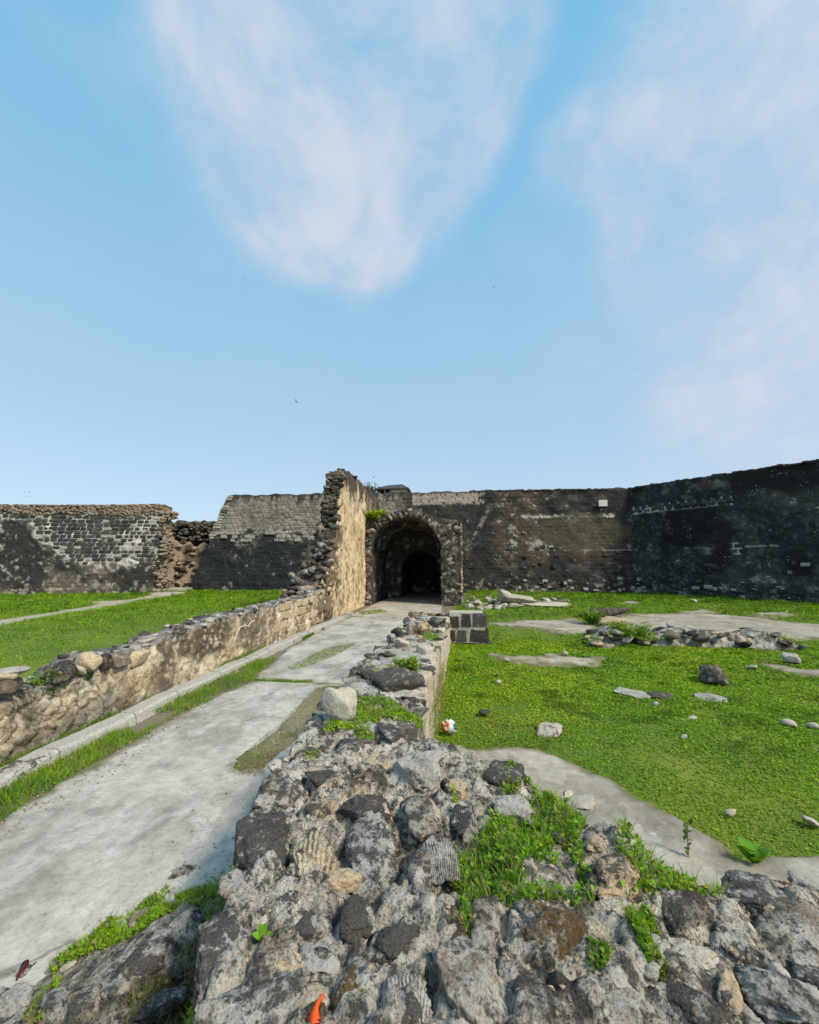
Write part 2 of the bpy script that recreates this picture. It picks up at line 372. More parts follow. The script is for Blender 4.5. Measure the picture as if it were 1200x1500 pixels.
# ------------------------------------------------------------------ the ground
FACE = [(-2, -4.6), (0, -4.72), (4.3, -5.05), (8.5, -5.32), (14, -5.46), (30, -5.5)]       # path side of the left parapet
KERB = [(-2, -4.28), (0, -4.35), (3.9, -4.53), (6.7, -4.71), (11.5, -4.86), (19, -4.93)]
def face_x(y): return np.interp(y, [a for a, _ in FACE], [b for _, b in FACE])
def kerb_x(y): return np.interp(y, [a for a, _ in KERB], [b for _, b in KERB])
slab_left_px = [(0, 1212), (70, 1160), (140, 1127), (196, 1086), (245, 1060), (315, 1022), (364, 1003)]
SL = gp(slab_left_px)
def slab_left(y): return np.interp(y, np.r_[-1.5, SL[:, 1], 9, 11.5, 18, 40], np.r_[-4.0, SL[:, 0], -4.3, -4.72, -4.86, -4.9])
def ground_z(x, y):
    P = np.stack([x, y, x * 0], 1)
    inpath = sstep(-6.2, -5.5, x) * (1 - sstep(-0.9, -0.2, x))
    z = 0.05 * fbm(P, 0.35, 2, 2) + 0.02 * fbm(P, 1.4, 2, 5)
    z = z * (1 - inpath) - 0.03
    z = z + 0.35 * np.exp(-(((x - 2.2) / 2.6) ** 2 + ((y - 27.5) / 4.5) ** 2))       # grassy mound against the curtain wall
    return z
DIRT = [gp([(-60, 921), (0, 916), (70, 902), (150, 889), (215, 879), (262, 872), (228, 871), (190, 878), (130, 886), (60, 898), (0, 908), (-60, 913)]),
        gp([(118, 882), (150, 880), (190, 878), (175, 883), (150, 884)])]
def make_ground():
    def axis(lo, hi, d, far):
        near = np.arange(lo, hi + d, d); k = np.geomspace(d * 1.2, far, 34); k = np.cumsum(k) * far / np.cumsum(k)[-1]
        return np.r_[lo - k[::-1], near, hi + k]
    xs = axis(-34, 22, 0.14, 900); ys = axis(0, 36, 0.14, 900)
    X, Y = np.meshgrid(xs, ys, indexing='ij'); x, y = X.ravel(), Y.ravel()
    z = ground_z(x, y); P = np.stack([x, y, z], 1)
    n = fbm(P, 0.8, 4, 1)
    c = mixc(np.tile([0.10, 0.16, 0.018], (len(P), 1)), np.array([0.17, 0.21, 0.025]), sstep(-.5, .7, n))
    for poly in DIRT:
        d = polydist(P[:, :2], poly) + 0.15 * fbm(P, 2.5, 2, 9); c = mixc(c, np.array([0.40, 0.35, 0.26]), sstep(-.12, .12, d))
    strip = sstep(-5.7, -5.5, x) * (1 - sstep(-0.6, -0.35, x)); c = mixc(c, np.array([0.20, 0.17, 0.12]), strip)
    o = obj('ground', mesh('ground', P, grid_faces(len(xs), len(ys)), MT['soil'], c)); o['kind'] = 'structure'
make_ground()

# ------------------------------------------------------------------ the path: worn concrete slabs
def conc_col(P, warm=0.0, seed=0):
    n = fbm(P, 0.9, 4, seed); n2 = fbm(P * [1, .35, 1], 3.2, 4, seed + 2)
    c = mixc(np.tile([0.35, 0.327, 0.285], (len(P), 1)), np.array([0.45, 0.422, 0.37]), sstep(-.5, .6, n))
    c = mixc(c, np.array([0.42, 0.37, 0.28]), sstep(-.1, .9, fbm(P, .5, 3, seed + 4) + warm))
    c = mixc(c, np.array([0.25, 0.235, 0.205]), 0.7 * sstep(.1, .75, n2))
    bl = fbm(P, 1.6, 6, seed + 14, .62); c = mixc(c, np.array([0.26, 0.24, 0.205]), .55 * sstep(.12, .35, bl)); c = mixc(c, np.array([0.56, 0.53, 0.47]), .5 * sstep(.2, .4, -bl))
    cr = 1 - np.abs(fbm(P, 0.45, 6, seed + 6, .6)); c = mixc(c, np.array([0.14, 0.13, 0.11]), 0.75 * sstep(.972, .992, cr) * sstep(-.1, .4, fbm(P, .6, 2, seed + 9)))
    c = mixc(c, np.array([0.52, 0.50, 0.465]), 0.5 * sstep(.1, .7, fbm(P * [1, .5, 1], 5, 4, seed + 11))); c = c * (1 + .16 * fbm(P, 14, 3, seed + 12))[:, None]
    return c
def slab_patch(name, poly, z, res, parent, seed, warm=0.0, edge=0.06, thick=0.06, mat='conc', col=None, bump=0.006, dirt=0.16, follow=False):
    poly = np.array(poly); lo = poly.min(0) - 0.1; hi = poly.max(0) + 0.1
    xs = np.arange(lo[0], hi[0], res); ys = np.arange(lo[1], hi[1], res)
    X, Y = np.meshgrid(xs, ys, indexing='ij'); P2 = np.stack([X.ravel(), Y.ravel()], 1); P3 = np.c_[P2, np.zeros(len(P2))]
    d = polydist(P2, poly) + edge * fbm(P3, 2.2, 4, seed + 1)
    zz = z + .7 * bump * fbm(P3, .7, 2, seed) + 0.18 * bump * fbm(P3, 9, 3, seed) - thick * (1 - sstep(0.0, max(0.02, res), d))
    if follow: zz = zz + ground_z(P2[:, 0], P2[:, 1]) + .012
    c = conc_col(P3, warm, seed) if col is None else col(P3)
    if dirt > 0: c = mixc(c, mixc(np.tile(K(.17, .14, .09), (len(P3), 1)), K(.12, .14, .035), sstep(-.2, .5, fbm(P3, 3, 3, 8))), .9 * sstep(dirt, 0.0, d + .8 * dirt * fbm(P3, 3.5, 4, seed + 31)))
    Fc = grid_faces(len(xs), len(ys)); keep = (d[Fc] > -1.5 * res).any(1)
    used = np.unique(Fc[keep]); mp = np.zeros(len(P2), int); mp[used] = np.arange(len(used))
    return obj(name, mesh(name, np.c_[P2, zz][used], mp[Fc[keep]], MT[mat], c[used]), parent)
path = tag(obj('path', None), kind='structure')
yj = 7.92
e1 = [(-1.3, -1.2)] + [(-1.3, y) for y in (1, 3, 5, yj)] + [(slab_left(y), y) for y in (yj, 7, 6, 5, 4, 3, 1.5, 0, -1.2)]
slab_patch('slab', e1, 0.035, 0.025, path, 1, warm=-.25)
ys_ = np.linspace(yj + 0.035, 17.9, 10)
slab_patch('slab', [(-1.3, ys_[0])] + [(-1.0 if y > 13.5 else -1.3, y) for y in ys_] + [(slab_left(y), y) for y in ys_[::-1]], 0.032, 0.04, path, 2, warm=.05, edge=.04)
slab_patch('slab', [(-0.9, 17.95), (-1.2, 23.5), (-1.2, 38), (-5.1, 38), (-5.1, 23.5), (-5.0, 17.95)], 0.045, 0.08, path, 3, warm=.35, edge=.03)
def soil_col(P): return mixc(np.tile([0.27, 0.23, 0.165], (len(P), 1)), np.array([0.16, 0.14, 0.07]), sstep(-.3, .5, fbm(P, 3, 3, 4)))
SOILP = gp([(332, 1130), (352, 1143), (388, 1143), (400, 1118), (470, 1060), (520, 1012), (480, 1008), (462, 1012), (405, 1070)])
slab_patch('soil', SOILP, 0.052, 0.03, path, 8, col=soil_col, mat='soil', edge=.07, thick=.03, dirt=0)
kerb = tag(obj('kerb', None), kind='structure')
y = -1.5; k = 0
while y < 18.5:
    L = random.uniform(0.95, 1.7); y1 = y + L - 0.02; n = 10; rows = []
    for q in np.linspace(y, y1, n):
        xk = kerb_x(q); w = 0.27; h = 0.125 + 0.012 * math.sin(q * 3.1)
        rows.append([(xk - w, q, -.03), (xk - w, q, h - .015), (xk - w + .03, q, h), (xk - .04, q, h), (xk, q, h - .03), (xk + .02, q, -.03)])
    G = np.array(rows); G += 0.010 * np.stack([fbm(G.reshape(-1, 3), 4, 3, s) for s in (1, 2, 3)], 1).reshape(G.shape)
    V = G.reshape(-1, 3); Fq = grid_faces(n, 6)
    V = np.r_[V, [G[0].mean(0)], [G[-1].mean(0)]]; c0, c1 = len(V) - 2, len(V) - 1
    caps = [[c0, i, i + 1, i + 1] for i in range(5)] + [[c1, (n - 1) * 6 + i + 1, (n - 1) * 6 + i, (n - 1) * 6 + i] for i in range(5)]
    me = bpy.data.meshes.new('kerb_stone'); me.from_pydata([tuple(v) for v in V], [], [tuple(f) for f in Fq] + [tuple(dict.fromkeys(f)) for f in caps]); me.materials.append(MT['kerb'])
    obj('kerb_stone', me, kerb); y = y1 + 0.02

# ------------------------------------------------------------------ lofted masonry walls
def loft(name, front, back, ztop, n, rows, m, disp, color, mat, parent, z0=-0.15):
    """a solid wall: front(u, f) and back(u, f) give xy for u along the wall and f = 0..1 up it"""
    u = np.linspace(0, 1, n); fr = np.linspace(0, 1, rows)
    t = np.linspace(0, 1, m + 2)[1:-1]
    G = []; REG = []; U = []
    for f in fr:
        A = front(u, f); B = back(u, f)
        e1 = A[-1] + (B[-1] - A[-1]) * t[:, None]; e0 = B[0] + (A[0] - B[0]) * t[:, None]
        xy = np.concatenate([A, e1, B[::-1], e0, A[:1]]); uu = np.r_[u, np.ones(m), u[::-1], np.zeros(m), 0]
        zt = ztop(uu); G.append(np.c_[xy, z0 + (zt - z0) * f]); U.append(uu); REG.append(np.r_[np.zeros(n), np.ones(m), np.full(n, 2), np.full(m, 3), 0])
    G = np.array(G); U = np.array(U); REG = np.array(REG)
    nrm = -grid_normals(G.transpose(1, 0, 2)).transpose(1, 0, 2)
    ctr = G.mean((0, 1)); 
    flat = G.reshape(-1, 3)
    d = disp(flat, U.ravel(), REG.ravel()).reshape(G.shape[:2])
    # make sure that normals point outwards on the front
    A = front(np.array([.5]), .5)[0]; B = back(np.array([.5]), .5)[0]; mid = nrm[rows // 2, n // 2]
    if mid[:2] @ (A - B) < 0: nrm = -nrm
    G = G + nrm * d[..., None]
    # cap: two more rows drawn together over the core
    A = front(u, 1.0); B = back(u, 1.0); mid = (A + B) / 2
    mids = np.concatenate([mid, np.repeat(mid[-1:], m, 0), mid[::-1], np.repeat(mid[:1], m, 0), mid[:1]])
    zt = ztop(U[-1]); r0 = G[-1]
    r1 = np.c_[r0[:, :2] * .5 + mids * .5, zt]; r2 = np.c_[mids, zt]
    for r in (r1, r2): r[:, 2] += 0.6 * disp(r, U[-1], np.full(len(r), 4.0))
    G = np.concatenate([G, r1[None], r2[None]]); U = np.concatenate([U, U[-1:], U[-1:]]); REG = np.concatenate([REG, np.full((2, REG.shape[1]), 4.0)])
    V = G.reshape(-1, 3); col = color(V, U.ravel(), REG.ravel())
    return obj(name, mesh(name, V, grid_faces(*G.shape[:2])[:, ::-1], MT[mat], col), parent)
def line(A, B, batter=0.0, inward=None, shift0=0.0):
    A = np.array(A, float); B = np.array(B, float); d = (B - A) / np.linalg.norm(B - A)
    def f_(u, f): return A + (B - A) * u[:, None] + inward * batter * f + d * (shift0 * f * (1 - u))[:, None]
    return f_
def inward_of(A, B):
    d = np.array(B, float) - np.array(A, float); d /= np.linalg.norm(d); return np.array([-d[1], d[0]])
def brickmask(um, z, bw, bh, j=0.03):
    row = np.floor(z / bh); o = um / bw + 0.5 * (row % 2) + 0.21 * _hash(row.astype(int), row.astype(int) * 0 + 3, row.astype(int) * 0)
    fx = o - np.floor(o); fz = z / bh - row
    m = np.minimum(np.minimum(fx, 1 - fx) * bw, np.minimum(fz, 1 - fz) * bh)
    idv = _hash(np.floor(o).astype(int), row.astype(int), row.astype(int) * 0 + 1)
    return m, idv

# --- curtain wall: the long wall left and right of the gate
cwA, cwB = (-23.5, 34.0), (14.4, 35.29); cin = inward_of(cwA, cwB); cwL = np.linalg.norm(np.subtract(cwB, cwA))
curtain = thing('curtain_wall', 'long high fortress wall behind the arched gate, sandy at one end and blackened at the other', 'wall', loc=(*cwA, 0))
curtain.location = (0, 0, 0)
def cw_disp(P, U, REG):
    um = U * cwL; z = P[:, 2]; m, idv = brickmask(um, z, 0.52, 0.31); m2, i2 = brickmask(um, z, 0.42, 0.225); L_ = P[:, 0] < -5.5; m = np.where(L_, m2, m); idv = np.where(L_, i2, idv)
    masonry = sstep(-.2, .3, fbm(P, .35, 2, 31) + .5 * (P[:, 0] < -9))
    d = 0.10 * fbm(P, .5, 3, 4) + 0.05 * fbm(P, 2.0, 3, 6)
    return d - (0.05 * (1 - sstep(0, .05, m)) - 0.03 * (idv - .5)) * masonry
def cw_col(P, U, REG):
    x, z = P[:, 0], P[:, 2]; um = U * cwL; n = len(P)
    m, idv = brickmask(um, z, 0.52, 0.31); f1 = fbm(P, .45, 4, 11); f2 = fbm(P, 1.6, 4, 12); f3 = fbm(P, 5.5, 3, 13)
    c = mixc(np.tile(K(.030, .029, .029), (n, 1)), K(.085, .062, .042), sstep(-.1, .8, f1 + .2 * f2))
    c = mixc(c, K(.12, .105, .09), .6 * sstep(.15, .8, f2))
    sp = .62 * fbm(P * [1, 1, 1.6], 3.4, 4, 14, .62) + .5 * f2 + .35 * f1; c = mixc(c, K(.36, .33, .29), .9 * sstep(.50, .85, sp + .42 * sstep(1.7, .2, z) + .2 * (idv - .5)))
    right = sstep(-6.5, -4, x)
    c = mixc(c, K(.34, .31, .27), right * .8 * (np.abs(z - 3.42) < .035) * (x > 5) * (f2 > -.35))
    c = mixc(c, K(.46, .43, .38), right * sstep(.10, .03, np.abs(z - 6.2) - .09 * (f3 > .1)) * (x > 4.4) * (x < 12.2) * sstep(-.5, -.1, f2))
    c = mixc(c, K(.085, .075, .045), .85 * right * sstep(.1, -.3, (np.abs(z - 4.9) - 1.1) / 1.0 + ((x - 9.3) / 3.3) ** 2 - .6 + .4 * f2))      # smooth plaster patch
    top = sstep(7.2, 7.4, z + .12 * f3) * (x > -4.3) * (x < 1.6 + .3 * f3)
    c = mixc(c, K(.36, .30, .25), top * (f3 < .45))
    c = mixc(c, K(.30, .26, .22), right * .8 * sstep(.22, .0, np.abs(x - (1.1 + .55 * (z - 5))) + .15 * f2) * (z > 3.6) * (z < 7.3) * sstep(-.3, .2, f3))
    # left of the gate: sandy courses above, blackened below
    left = 1 - right
    m, idv = brickmask(um, z, 0.42, 0.225)
    cs = mixc(np.tile(K(.335, .295, .245), (n, 1)), K(.21, .185, .155), sstep(-.4, .7, f2 + .5 * (idv - .5)))
    cs = mixc(cs, K(.12, .10, .085), .85 * sstep(.045, .012, m))
    strk = fbm(np.c_[um * 2.6, z * .16, z * 0], 1.0, 3, 5); cs = mixc(cs, K(.04, .035, .03), .9 * sstep(-.15, .55, strk + (z - 7.9) * .75))
    band = sstep(4.15, 4.5, z + .4 * f1) * sstep(5.35, 5.05, z + .3 * f1)
    cs = mixc(cs, mixc(np.tile(K(.12, .11, .10), (n, 1)), K(.52, .50, .46), sstep(.25, .75, idv + .25 * f3)), band * sstep(.02, .05, m))
    black = sstep(4.9, 4.2, z + 1.3 * f1 + .55 * f2 + .2 * f3)
    cb = mixc(np.tile(K(.024, .027, .030), (n, 1)), K(.33, .31, .28), .9 * sstep(.55, .9, .62 * fbm(P, 3.4, 4, 15, .62) + .5 * f2 + .3 * f1 + .2 * sstep(1.3, .2, z)))
    cs = mixc(cs, cb, black)
    c = mixc(c, cs, left)
    c[REG == 4] = K(.12, .115, .10); c = mixc(c, K(.05, .045, .04), .8 * (z > 8.25))
    return np.clip(c, .012, .8)
def cw_top(u): return 8.42 + 0.05 * np.sin(u * 61) + 0.03 * np.sin(u * 173) - 0.12 * ((u > .735) & (u < .757))
loft('masonry', line(cwA, cwB, .9, cin, 2.9), lambda u, f: line(cwA, cwB, 0, cin, 2.9)(u, f) + cin * 3.0, cw_top, 430, 100, 5, cw_disp, cw_col, 'attr', curtain)
def on_wall(A, B, batter, zt, inw, um, z, out=0.0):
    A = np.array(A, float); B = np.array(B, float); d = (B - A) / np.linalg.norm(B - A)
    p = A + d * um + inw * (batter * z / zt) - inw * out; return (p[0], p[1], z), math.atan2(d[1], d[0])
# pale dressed blocks of the band and the stepped left end
for row in range(3):
    z = 4.35 + row * .31; um = 2.0 - .1 * row
    while um < 10.6:
        w = random.uniform(.32, .62)
        if random.random() < .42:
            p, rz = on_wall(cwA, cwB, .9, 8.42, cin, um + w / 2, z, -.06)
            obj('block', block_lib('blockpale'), curtain, p, (0, 0, rz), (w - .05, .30, .27))
        um += w
for i in range(17):
    z = 4.6 + i * .23
    p, rz = on_wall(cwA, cwB, .9, 8.42, cin, 2.9 * z / 8.42 + .05, z, -.35); obj('block', block_lib('blockpale'), curtain, p, (0, 0, rz), (random.uniform(.4, .75), .9, .21))
for i in range(46):                                        # loose coping stones along the right part
    um = 24.2 + i * .27; p, rz = on_wall(cwA, cwB, .9, 8.42, cin, um, 8.40 + random.uniform(-.02, .05), -.2); obj('coping_stone', block_lib('block'), curtain, p, (0, 0, rz), (.25, .5, random.uniform(.10, .22)))
for i in range(70):                                        # bright stones still showing at its foot and in the face
    um = random.uniform(27, 36.5); z = abs(random.gauss(.5, .5)) + .1 if i < 50 else random.uniform(1.5, 4.2)
    p, rz = on_wall(cwA, cwB, .9, 8.42, cin, um, z, -.08); obj('block', block_lib('blockpale' if random.random() < .35 else 'block'), curtain, p, (0, 0, rz), (random.uniform(.22, .45), .3, random.uniform(.15, .26)))

# --- right wall, running towards the viewer
rwA, rwB = (12.75, 35.7), (27.5, 19.2); rin = inward_of(rwA, rwB); rwL = np.linalg.norm(np.subtract(rwB, rwA))
rwall = thing('fortress_wall', 'black stained fortress wall with one pale row of exposed mortar', 'wall')
def rw_disp(P, U, REG):
    m, idv = brickmask(U * rwL, P[:, 2], 0.55, 0.33)
    return 0.09 * fbm(P, .5, 3, 44) + 0.045 * fbm(P, 2.2, 3, 46) - .035 * (1 - sstep(0, .05, m)) * sstep(-.4, .2, fbm(P, .5, 2, 3))
def rw_col(P, U, REG):
    z = P[:, 2]; um = U * rwL; n = len(P); m, idv = brickmask(um, z, 0.55, 0.33)
    f1 = fbm(P, .4, 4, 21); f2 = fbm(P, 1.7, 4, 22); f3 = fbm(P, 6, 3, 23)
    c = mixc(np.tile(K(.026, .030, .034), (n, 1)), K(.075, .068, .058), sstep(-.2, .8, f1 + .3 * f2)); c = mixc(c, K(.13, .125, .115), .6 * sstep(.1, .8, f3 + .3 * f2)); c = c * (.75 + .5 * idv)[:, None]
    sp = .62 * fbm(P * [1, 1, 1.8], 3.6, 4, 24, .62) + .5 * f2 + .3 * f1; c = mixc(c, K(.33, .32, .30), .85 * sstep(.58, .9, sp + .36 * sstep(1.7, .2, z)))
    mort = sstep(.07, .02, m)
    row = sstep(.34, .26, np.abs(z - 6.55)) * (um > .5) * (um < 7.2) * sstep(-.25, .05, f2 + .15)
    c = mixc(c, K(.62, .60, .56), row * mort)
    c = mixc(c, K(.50, .49, .46), mort * sstep(.45, .7, f1 + .6 * fbm(P, .9, 2, 29)) * (z > 2.4) * (z < 5.6))
    c = mixc(c, K(.36, .35, .33), .9 * (np.abs(z - 3.42) < .03) * (f2 > -.1))
    c = mixc(c, K(.17, .15, .135), .8 * sstep(7.3, 7.7, z) * sstep(.1, .5, f2))
    c = mixc(c, K(.014, .012, .012), .9 * sstep(.2, .6, fbm(P, .32, 2, 37)) * (z > 1.5))
    c[REG == 4] = K(.05, .05, .05)
    return np.clip(c, .010, .8)
loft('masonry', line(rwA, rwB, .8, rin), lambda u, f: line(rwA, rwB, 0, rin)(u, f) + rin * 3.0, lambda u: 8.42 + .05 * np.sin(u * 37) + .03 * np.sin(u * 111), 300, 100, 5, rw_disp, rw_col, 'attr', rwall)
def edge_stones():
    for i in range(70):
        um = random.uniform(.3, 12); z = abs(random.gauss(.4, .7)) + .1
        p, rz = on_wall(rwA, rwB, .8, 8.42, rin, um, z, -.08); obj('block', block_lib('block' if random.random() < .6 else 'blockpale'), rwall, p, (0, 0, rz), (random.uniform(.22, .5), .3, random.uniform(.15, .28)))
    um = .6
    while um < 7:                                           # dark blocks framed by the bare white mortar
        w = random.uniform(.38, .55); p, rz = on_wall(rwA, rwB, .8, 8.42, rin, um + w / 2, 6.62, -.09); obj('block', block_lib('block'), rwall, p, (0, 0, rz), (w - .07, .3, .30)); um += w
    for i in range(60):
        p, rz = on_wall(rwA, rwB, .8, 8.42, rin, .2 + i * .3, 8.42 + random.uniform(-.03, .05), -.2); obj('coping_stone', block_lib('block'), rwall, p, (0, 0, rz), (.29, .5, random.uniform(.10, .2)))
edge_stones()
# small white notice board fixed to the curtain wall
bp_, brz = on_wall(cwA, cwB, .9, 8.42, cin, 0, 7.05, 0.02)
b0 = aty(876, 733, 35.8); b1 = aty(889, 742, 35.8)
board = thing('notice_board', 'small white board fixed high on the black fortress wall', 'board', loc=((b0[0] + b1[0]) / 2, 35.75, (b0[2] + b1[2]) / 2))
MT['white'] = plain('white_board', (0.62, 0.60, 0.55)); MT['frame'] = plain('dark_frame', (0.18, 0.17, 0.15))
bw_, bh_ = b1[0] - b0[0], b0[2] - b1[2]
obj('panel', block_lib('blockpale'), board, (0, -.12, 0), (0, 0, .03), (bw_, .10, bh_)); board.children[0].data = block_mesh('panel', MT['white'], 3, .04, .01)
obj('bracket', block_mesh('bracket', MT['frame'], 4, .05, .01), board, (0, .2, 0), (0, 0, .03), (bw_ * .5, .7, bh_ * .3))

# --- left bastion wall with dressed black blocks
lbA, lbB = (-48.0, 23.75), (-24.0, 30.5); lin = inward_of(lbA, lbB); lbL = np.linalg.norm(np.subtract(lbB, lbA)); LBZ = 6.75
bastion = thing('bastion_wall', 'blackened wall of squared blocks with reddish rubble coping beside the breach', 'wall')
def lb_disp(P, U, REG): return 0.08 * fbm(P, .6, 3, 51) + 0.05 * fbm(P, 2.4, 3, 52) + 0.12 * (REG == 1) * fbm(P, 1.4, 3, 53) + 0.05 * lb_rub(P, U * lbL) + .04 * fbm(P, 5, 2, 59)
def lb_rub(P, um):   # where the rubble facing still covers the blocks
    z = P[:, 2]; lim = 2.2 + 3.0 * sstep(19.6, 14.5, um) + .9 * fbm(P, .9, 5, 55, .6); return sstep(.25, -.1, z - lim)
def lb_col(P, U, REG):
    z = P[:, 2]; um = U * lbL; n = len(P); f1 = fbm(P, .5, 4, 56); f2 = fbm(P, 1.8, 4, 57); f3 = fbm(P, 6, 3, 58); m, idv = brickmask(um, z, .5, .30)
    c = mixc(np.tile(K(.40, .38, .35), (n, 1)), K(.60, .58, .55), sstep(-.3, .6, f2))                 # pale mortar behind the blocks
    r = lb_rub(P, um)
    cr = mixc(np.tile(K(.035, .034, .033), (n, 1)), K(.17, .14, .105), sstep(.0, .8, f1 + .3 * f2 + .4 * sstep(1.6, .2, z)))
    cr = mixc(cr, K(.40, .36, .31), .9 * sstep(.3, .7, .7 * fbm(P, 3.6, 4, 60) + .55 * f2 + .25 * sstep(1.6, .1, z)))
    cr = mixc(cr, K(.05, .045, .04), .6 * sstep(.06, .02, m) * (z < 1.6))
    c = mixc(c, cr, r)
    c = mixc(c, mixc(np.tile(K(.30, .21, .14), (n, 1)), K(.10, .08, .06), sstep(-.2, .5, f3)), ((REG == 1) | (z > 6.25)).astype(float))
    c[REG == 4] = K(.36, .33, .29)
    return np.clip(c, .012, .8)
loft('masonry', line(lbA, lbB, .8, lin), lambda u, f: line(lbA, lbB, 0, lin)(u, f) + lin * 2.6, lambda u: LBZ + .35 * u ** 3 + .03 * np.sin(u * 50), 330, 84, 12, lb_disp, lb_col, 'attr', bastion)
def bastion_blocks():
    items = []; row = 0; z = 1.75
    while z < 6.3:
        bh = .30; um = 9.5 + random.uniform(0, .4)
        while um < lbL - .15:
            w = random.uniform(.36, .66); P = np.array([[*on_wall(lbA, lbB, .8, LBZ, lin, um + w / 2, z)[0][:2], z]])
            if lb_rub(P, np.array([um]))[0] < .5: items.append((um + w / 2, z, w))
            um += w
        z += bh
    items.sort(key=lambda t: -t[0]); rest = []
    for i, (um, z, w) in enumerate(items):
        p, rz = on_wall(lbA, lbB, .8, LBZ, lin, um, z + .0, -.08 + random.uniform(-.02, .03))
        if i < 285: obj('block', block_lib('block' if random.random() < .86 else 'blockpale'), bastion, p, (random.uniform(-.03, .03), 0, rz + random.uniform(-.03, .03)), (w - random.uniform(.07, .12), .34, .30 - random.uniform(.06, .10)))
        else: rest.append((p, (w - .06, .34, .25), rz))
    if rest: join_boxes('block', rest, MT['block'], bastion, .02)
    it = []                                                  # coping of small reddish rubble
    for i in range(560):
        um = random.uniform(9, lbL); z = random.uniform(6.15, 6.75 + .3 * (um / lbL) ** 3); p, rz = on_wall(lbA, lbB, .8, LBZ, lin, um, z, .03); it.append((p, (random.uniform(.14, .34), .3, random.uniform(.12, .24)), rz))
    join_boxes('rubble_coping', it, MT['rubble'], bastion, .09)
    for i in range(44):                                      # thin cap slabs
        um = 9 + i * .36; zz = LBZ + .35 * (um / lbL) ** 3
        if um < lbL - .3: p, rz = on_wall(lbA, lbB, .8, LBZ, lin, um, zz + .03, -.5); obj('cap_slab', block_lib('blockpale'), bastion, p, (0, 0, rz), (.355, 1.25, .09))
    it = []
    for i in range(330):                                     # torn end of the wall: rubble core
        z = random.uniform(.1, 6.6); t = random.uniform(-.1, 2.2); p, rz = on_wall(lbA, lbB, .8, LBZ, lin, lbL + .05 + random.uniform(-.1, .35) * (1 - z / 8) + .25 * math.sin(z * 2.1), z, 0)
        q = np.array(p[:2]) + lin * t; it.append(((q[0], q[1], z), (random.uniform(.2, .5), random.uniform(.2, .5), random.uniform(.15, .35)), random.uniform(0, 3)))
    join_boxes('rubble_core', it, MT['rubble'], bastion, .09)
bastion_blocks()

# --- the breach between the two: lower rear wall, torn rubble, steps
breach = thing('breach_wall', 'low dark rubble wall filling the breach behind the worn steps', 'wall')
brA, brB = (-33.0, 38.2), (-19.0, 38.8); bin_ = inward_of(brA, brB)
def br_col(P, U, REG):
    n = len(P); f = fbm(P, 1.2, 4, 61); f3 = fbm(P, 4, 3, 62)
    c = mixc(np.tile(K(.045, .04, .034), (n, 1)), K(.20, .15, .10), sstep(.1, .7, f3 + .3 * f)); c = mixc(c, K(.42, .31, .19), sstep(3.9, 3.4, P[:, 2] + .5 * f) * sstep(-.6, .1, f3)); return c
loft('masonry', line(brA, brB, .3, bin_), lambda u, f: line(brA, brB, 0, bin_)(u, f) + bin_ * 1.6, lambda u: 6.5 + .12 * np.sin(u * 40) + .1 * np.sin(u * 97), 120, 50, 5, lambda P, U, REG: .25 * fbm(P, .9, 4, 63) - .5 * sstep(3.6, 4.4, P[:, 2]) * sstep(5.2, 4.6, P[:, 2]) * (REG == 0), br_col, 'attr', breach)
it = []
for i in range(420):
    X = random.uniform(-31, -21.5); Z = random.uniform(0, 6.4); it.append(((X, 38.35 - .1 + .02 * Z, Z), (random.uniform(.25, .6), .5, random.uniform(.18, .35)), 0))
join_boxes('rubble_facing', it, MT['rubdark'], breach, .1)
scarp = thing('rubble_bank', 'tan eroded bank of stone and earth inside the breach beside the steps', 'rubble')
def sc_xy(f): return np.array([[-26.4, 33.6], [-23.2, 34.6]])
scA, scB = (-27.2, 32.6), (-22.6, 35.6); sin_ = inward_of(scA, scB)
loft('bank', line(scA, scB, 1.0, sin_), lambda u, f: line(scA, scB, 0, sin_)(u, f) + sin_ * 2.4, lambda u: 4.5 - .6 * u + .2 * np.sin(u * 30), 60, 40, 5, lambda P, U, REG: .3 * fbm(P, .8, 4, 66), lambda P, U, REG: mixc(np.tile(K(.30, .235, .165), (len(P), 1)), K(.11, .085, .06), sstep(-.1, .6, fbm(P, 1.6, 4, 67))), 'attr', scarp)
for i in range(60):
    u = random.random(); z = random.uniform(.1, 4.3); p = np.array(scA) + (np.array(scB) - scA) * u + sin_ * (z / 4.5 * 1.0 - .05); put_rock('stone', 'rubble', 2, (p[0], p[1], z), (random.uniform(.18, .4), random.uniform(.18, .35), random.uniform(.12, .28)), scarp)
steps = thing('stone_steps', 'worn pale stone steps rising into the breach at the end of the dirt track', 'steps')
for i, (x0, x1, py, h) in enumerate(((218, 258, 872, .16), (226, 266, 868, .34), (226, 272, 864, .58))):
    a = g(x0, py); b = g(x1, py); cx, cy = (a[0] + b[0]) / 2, (a[1] + b[1]) / 2
    obj('step', block_mesh('step', MT['pale'], i, .05, .03), steps, (cx, cy + .7, h / 2 - .05), (0, 0, .05), (math.dist(a, b), 1.7, h + .1))

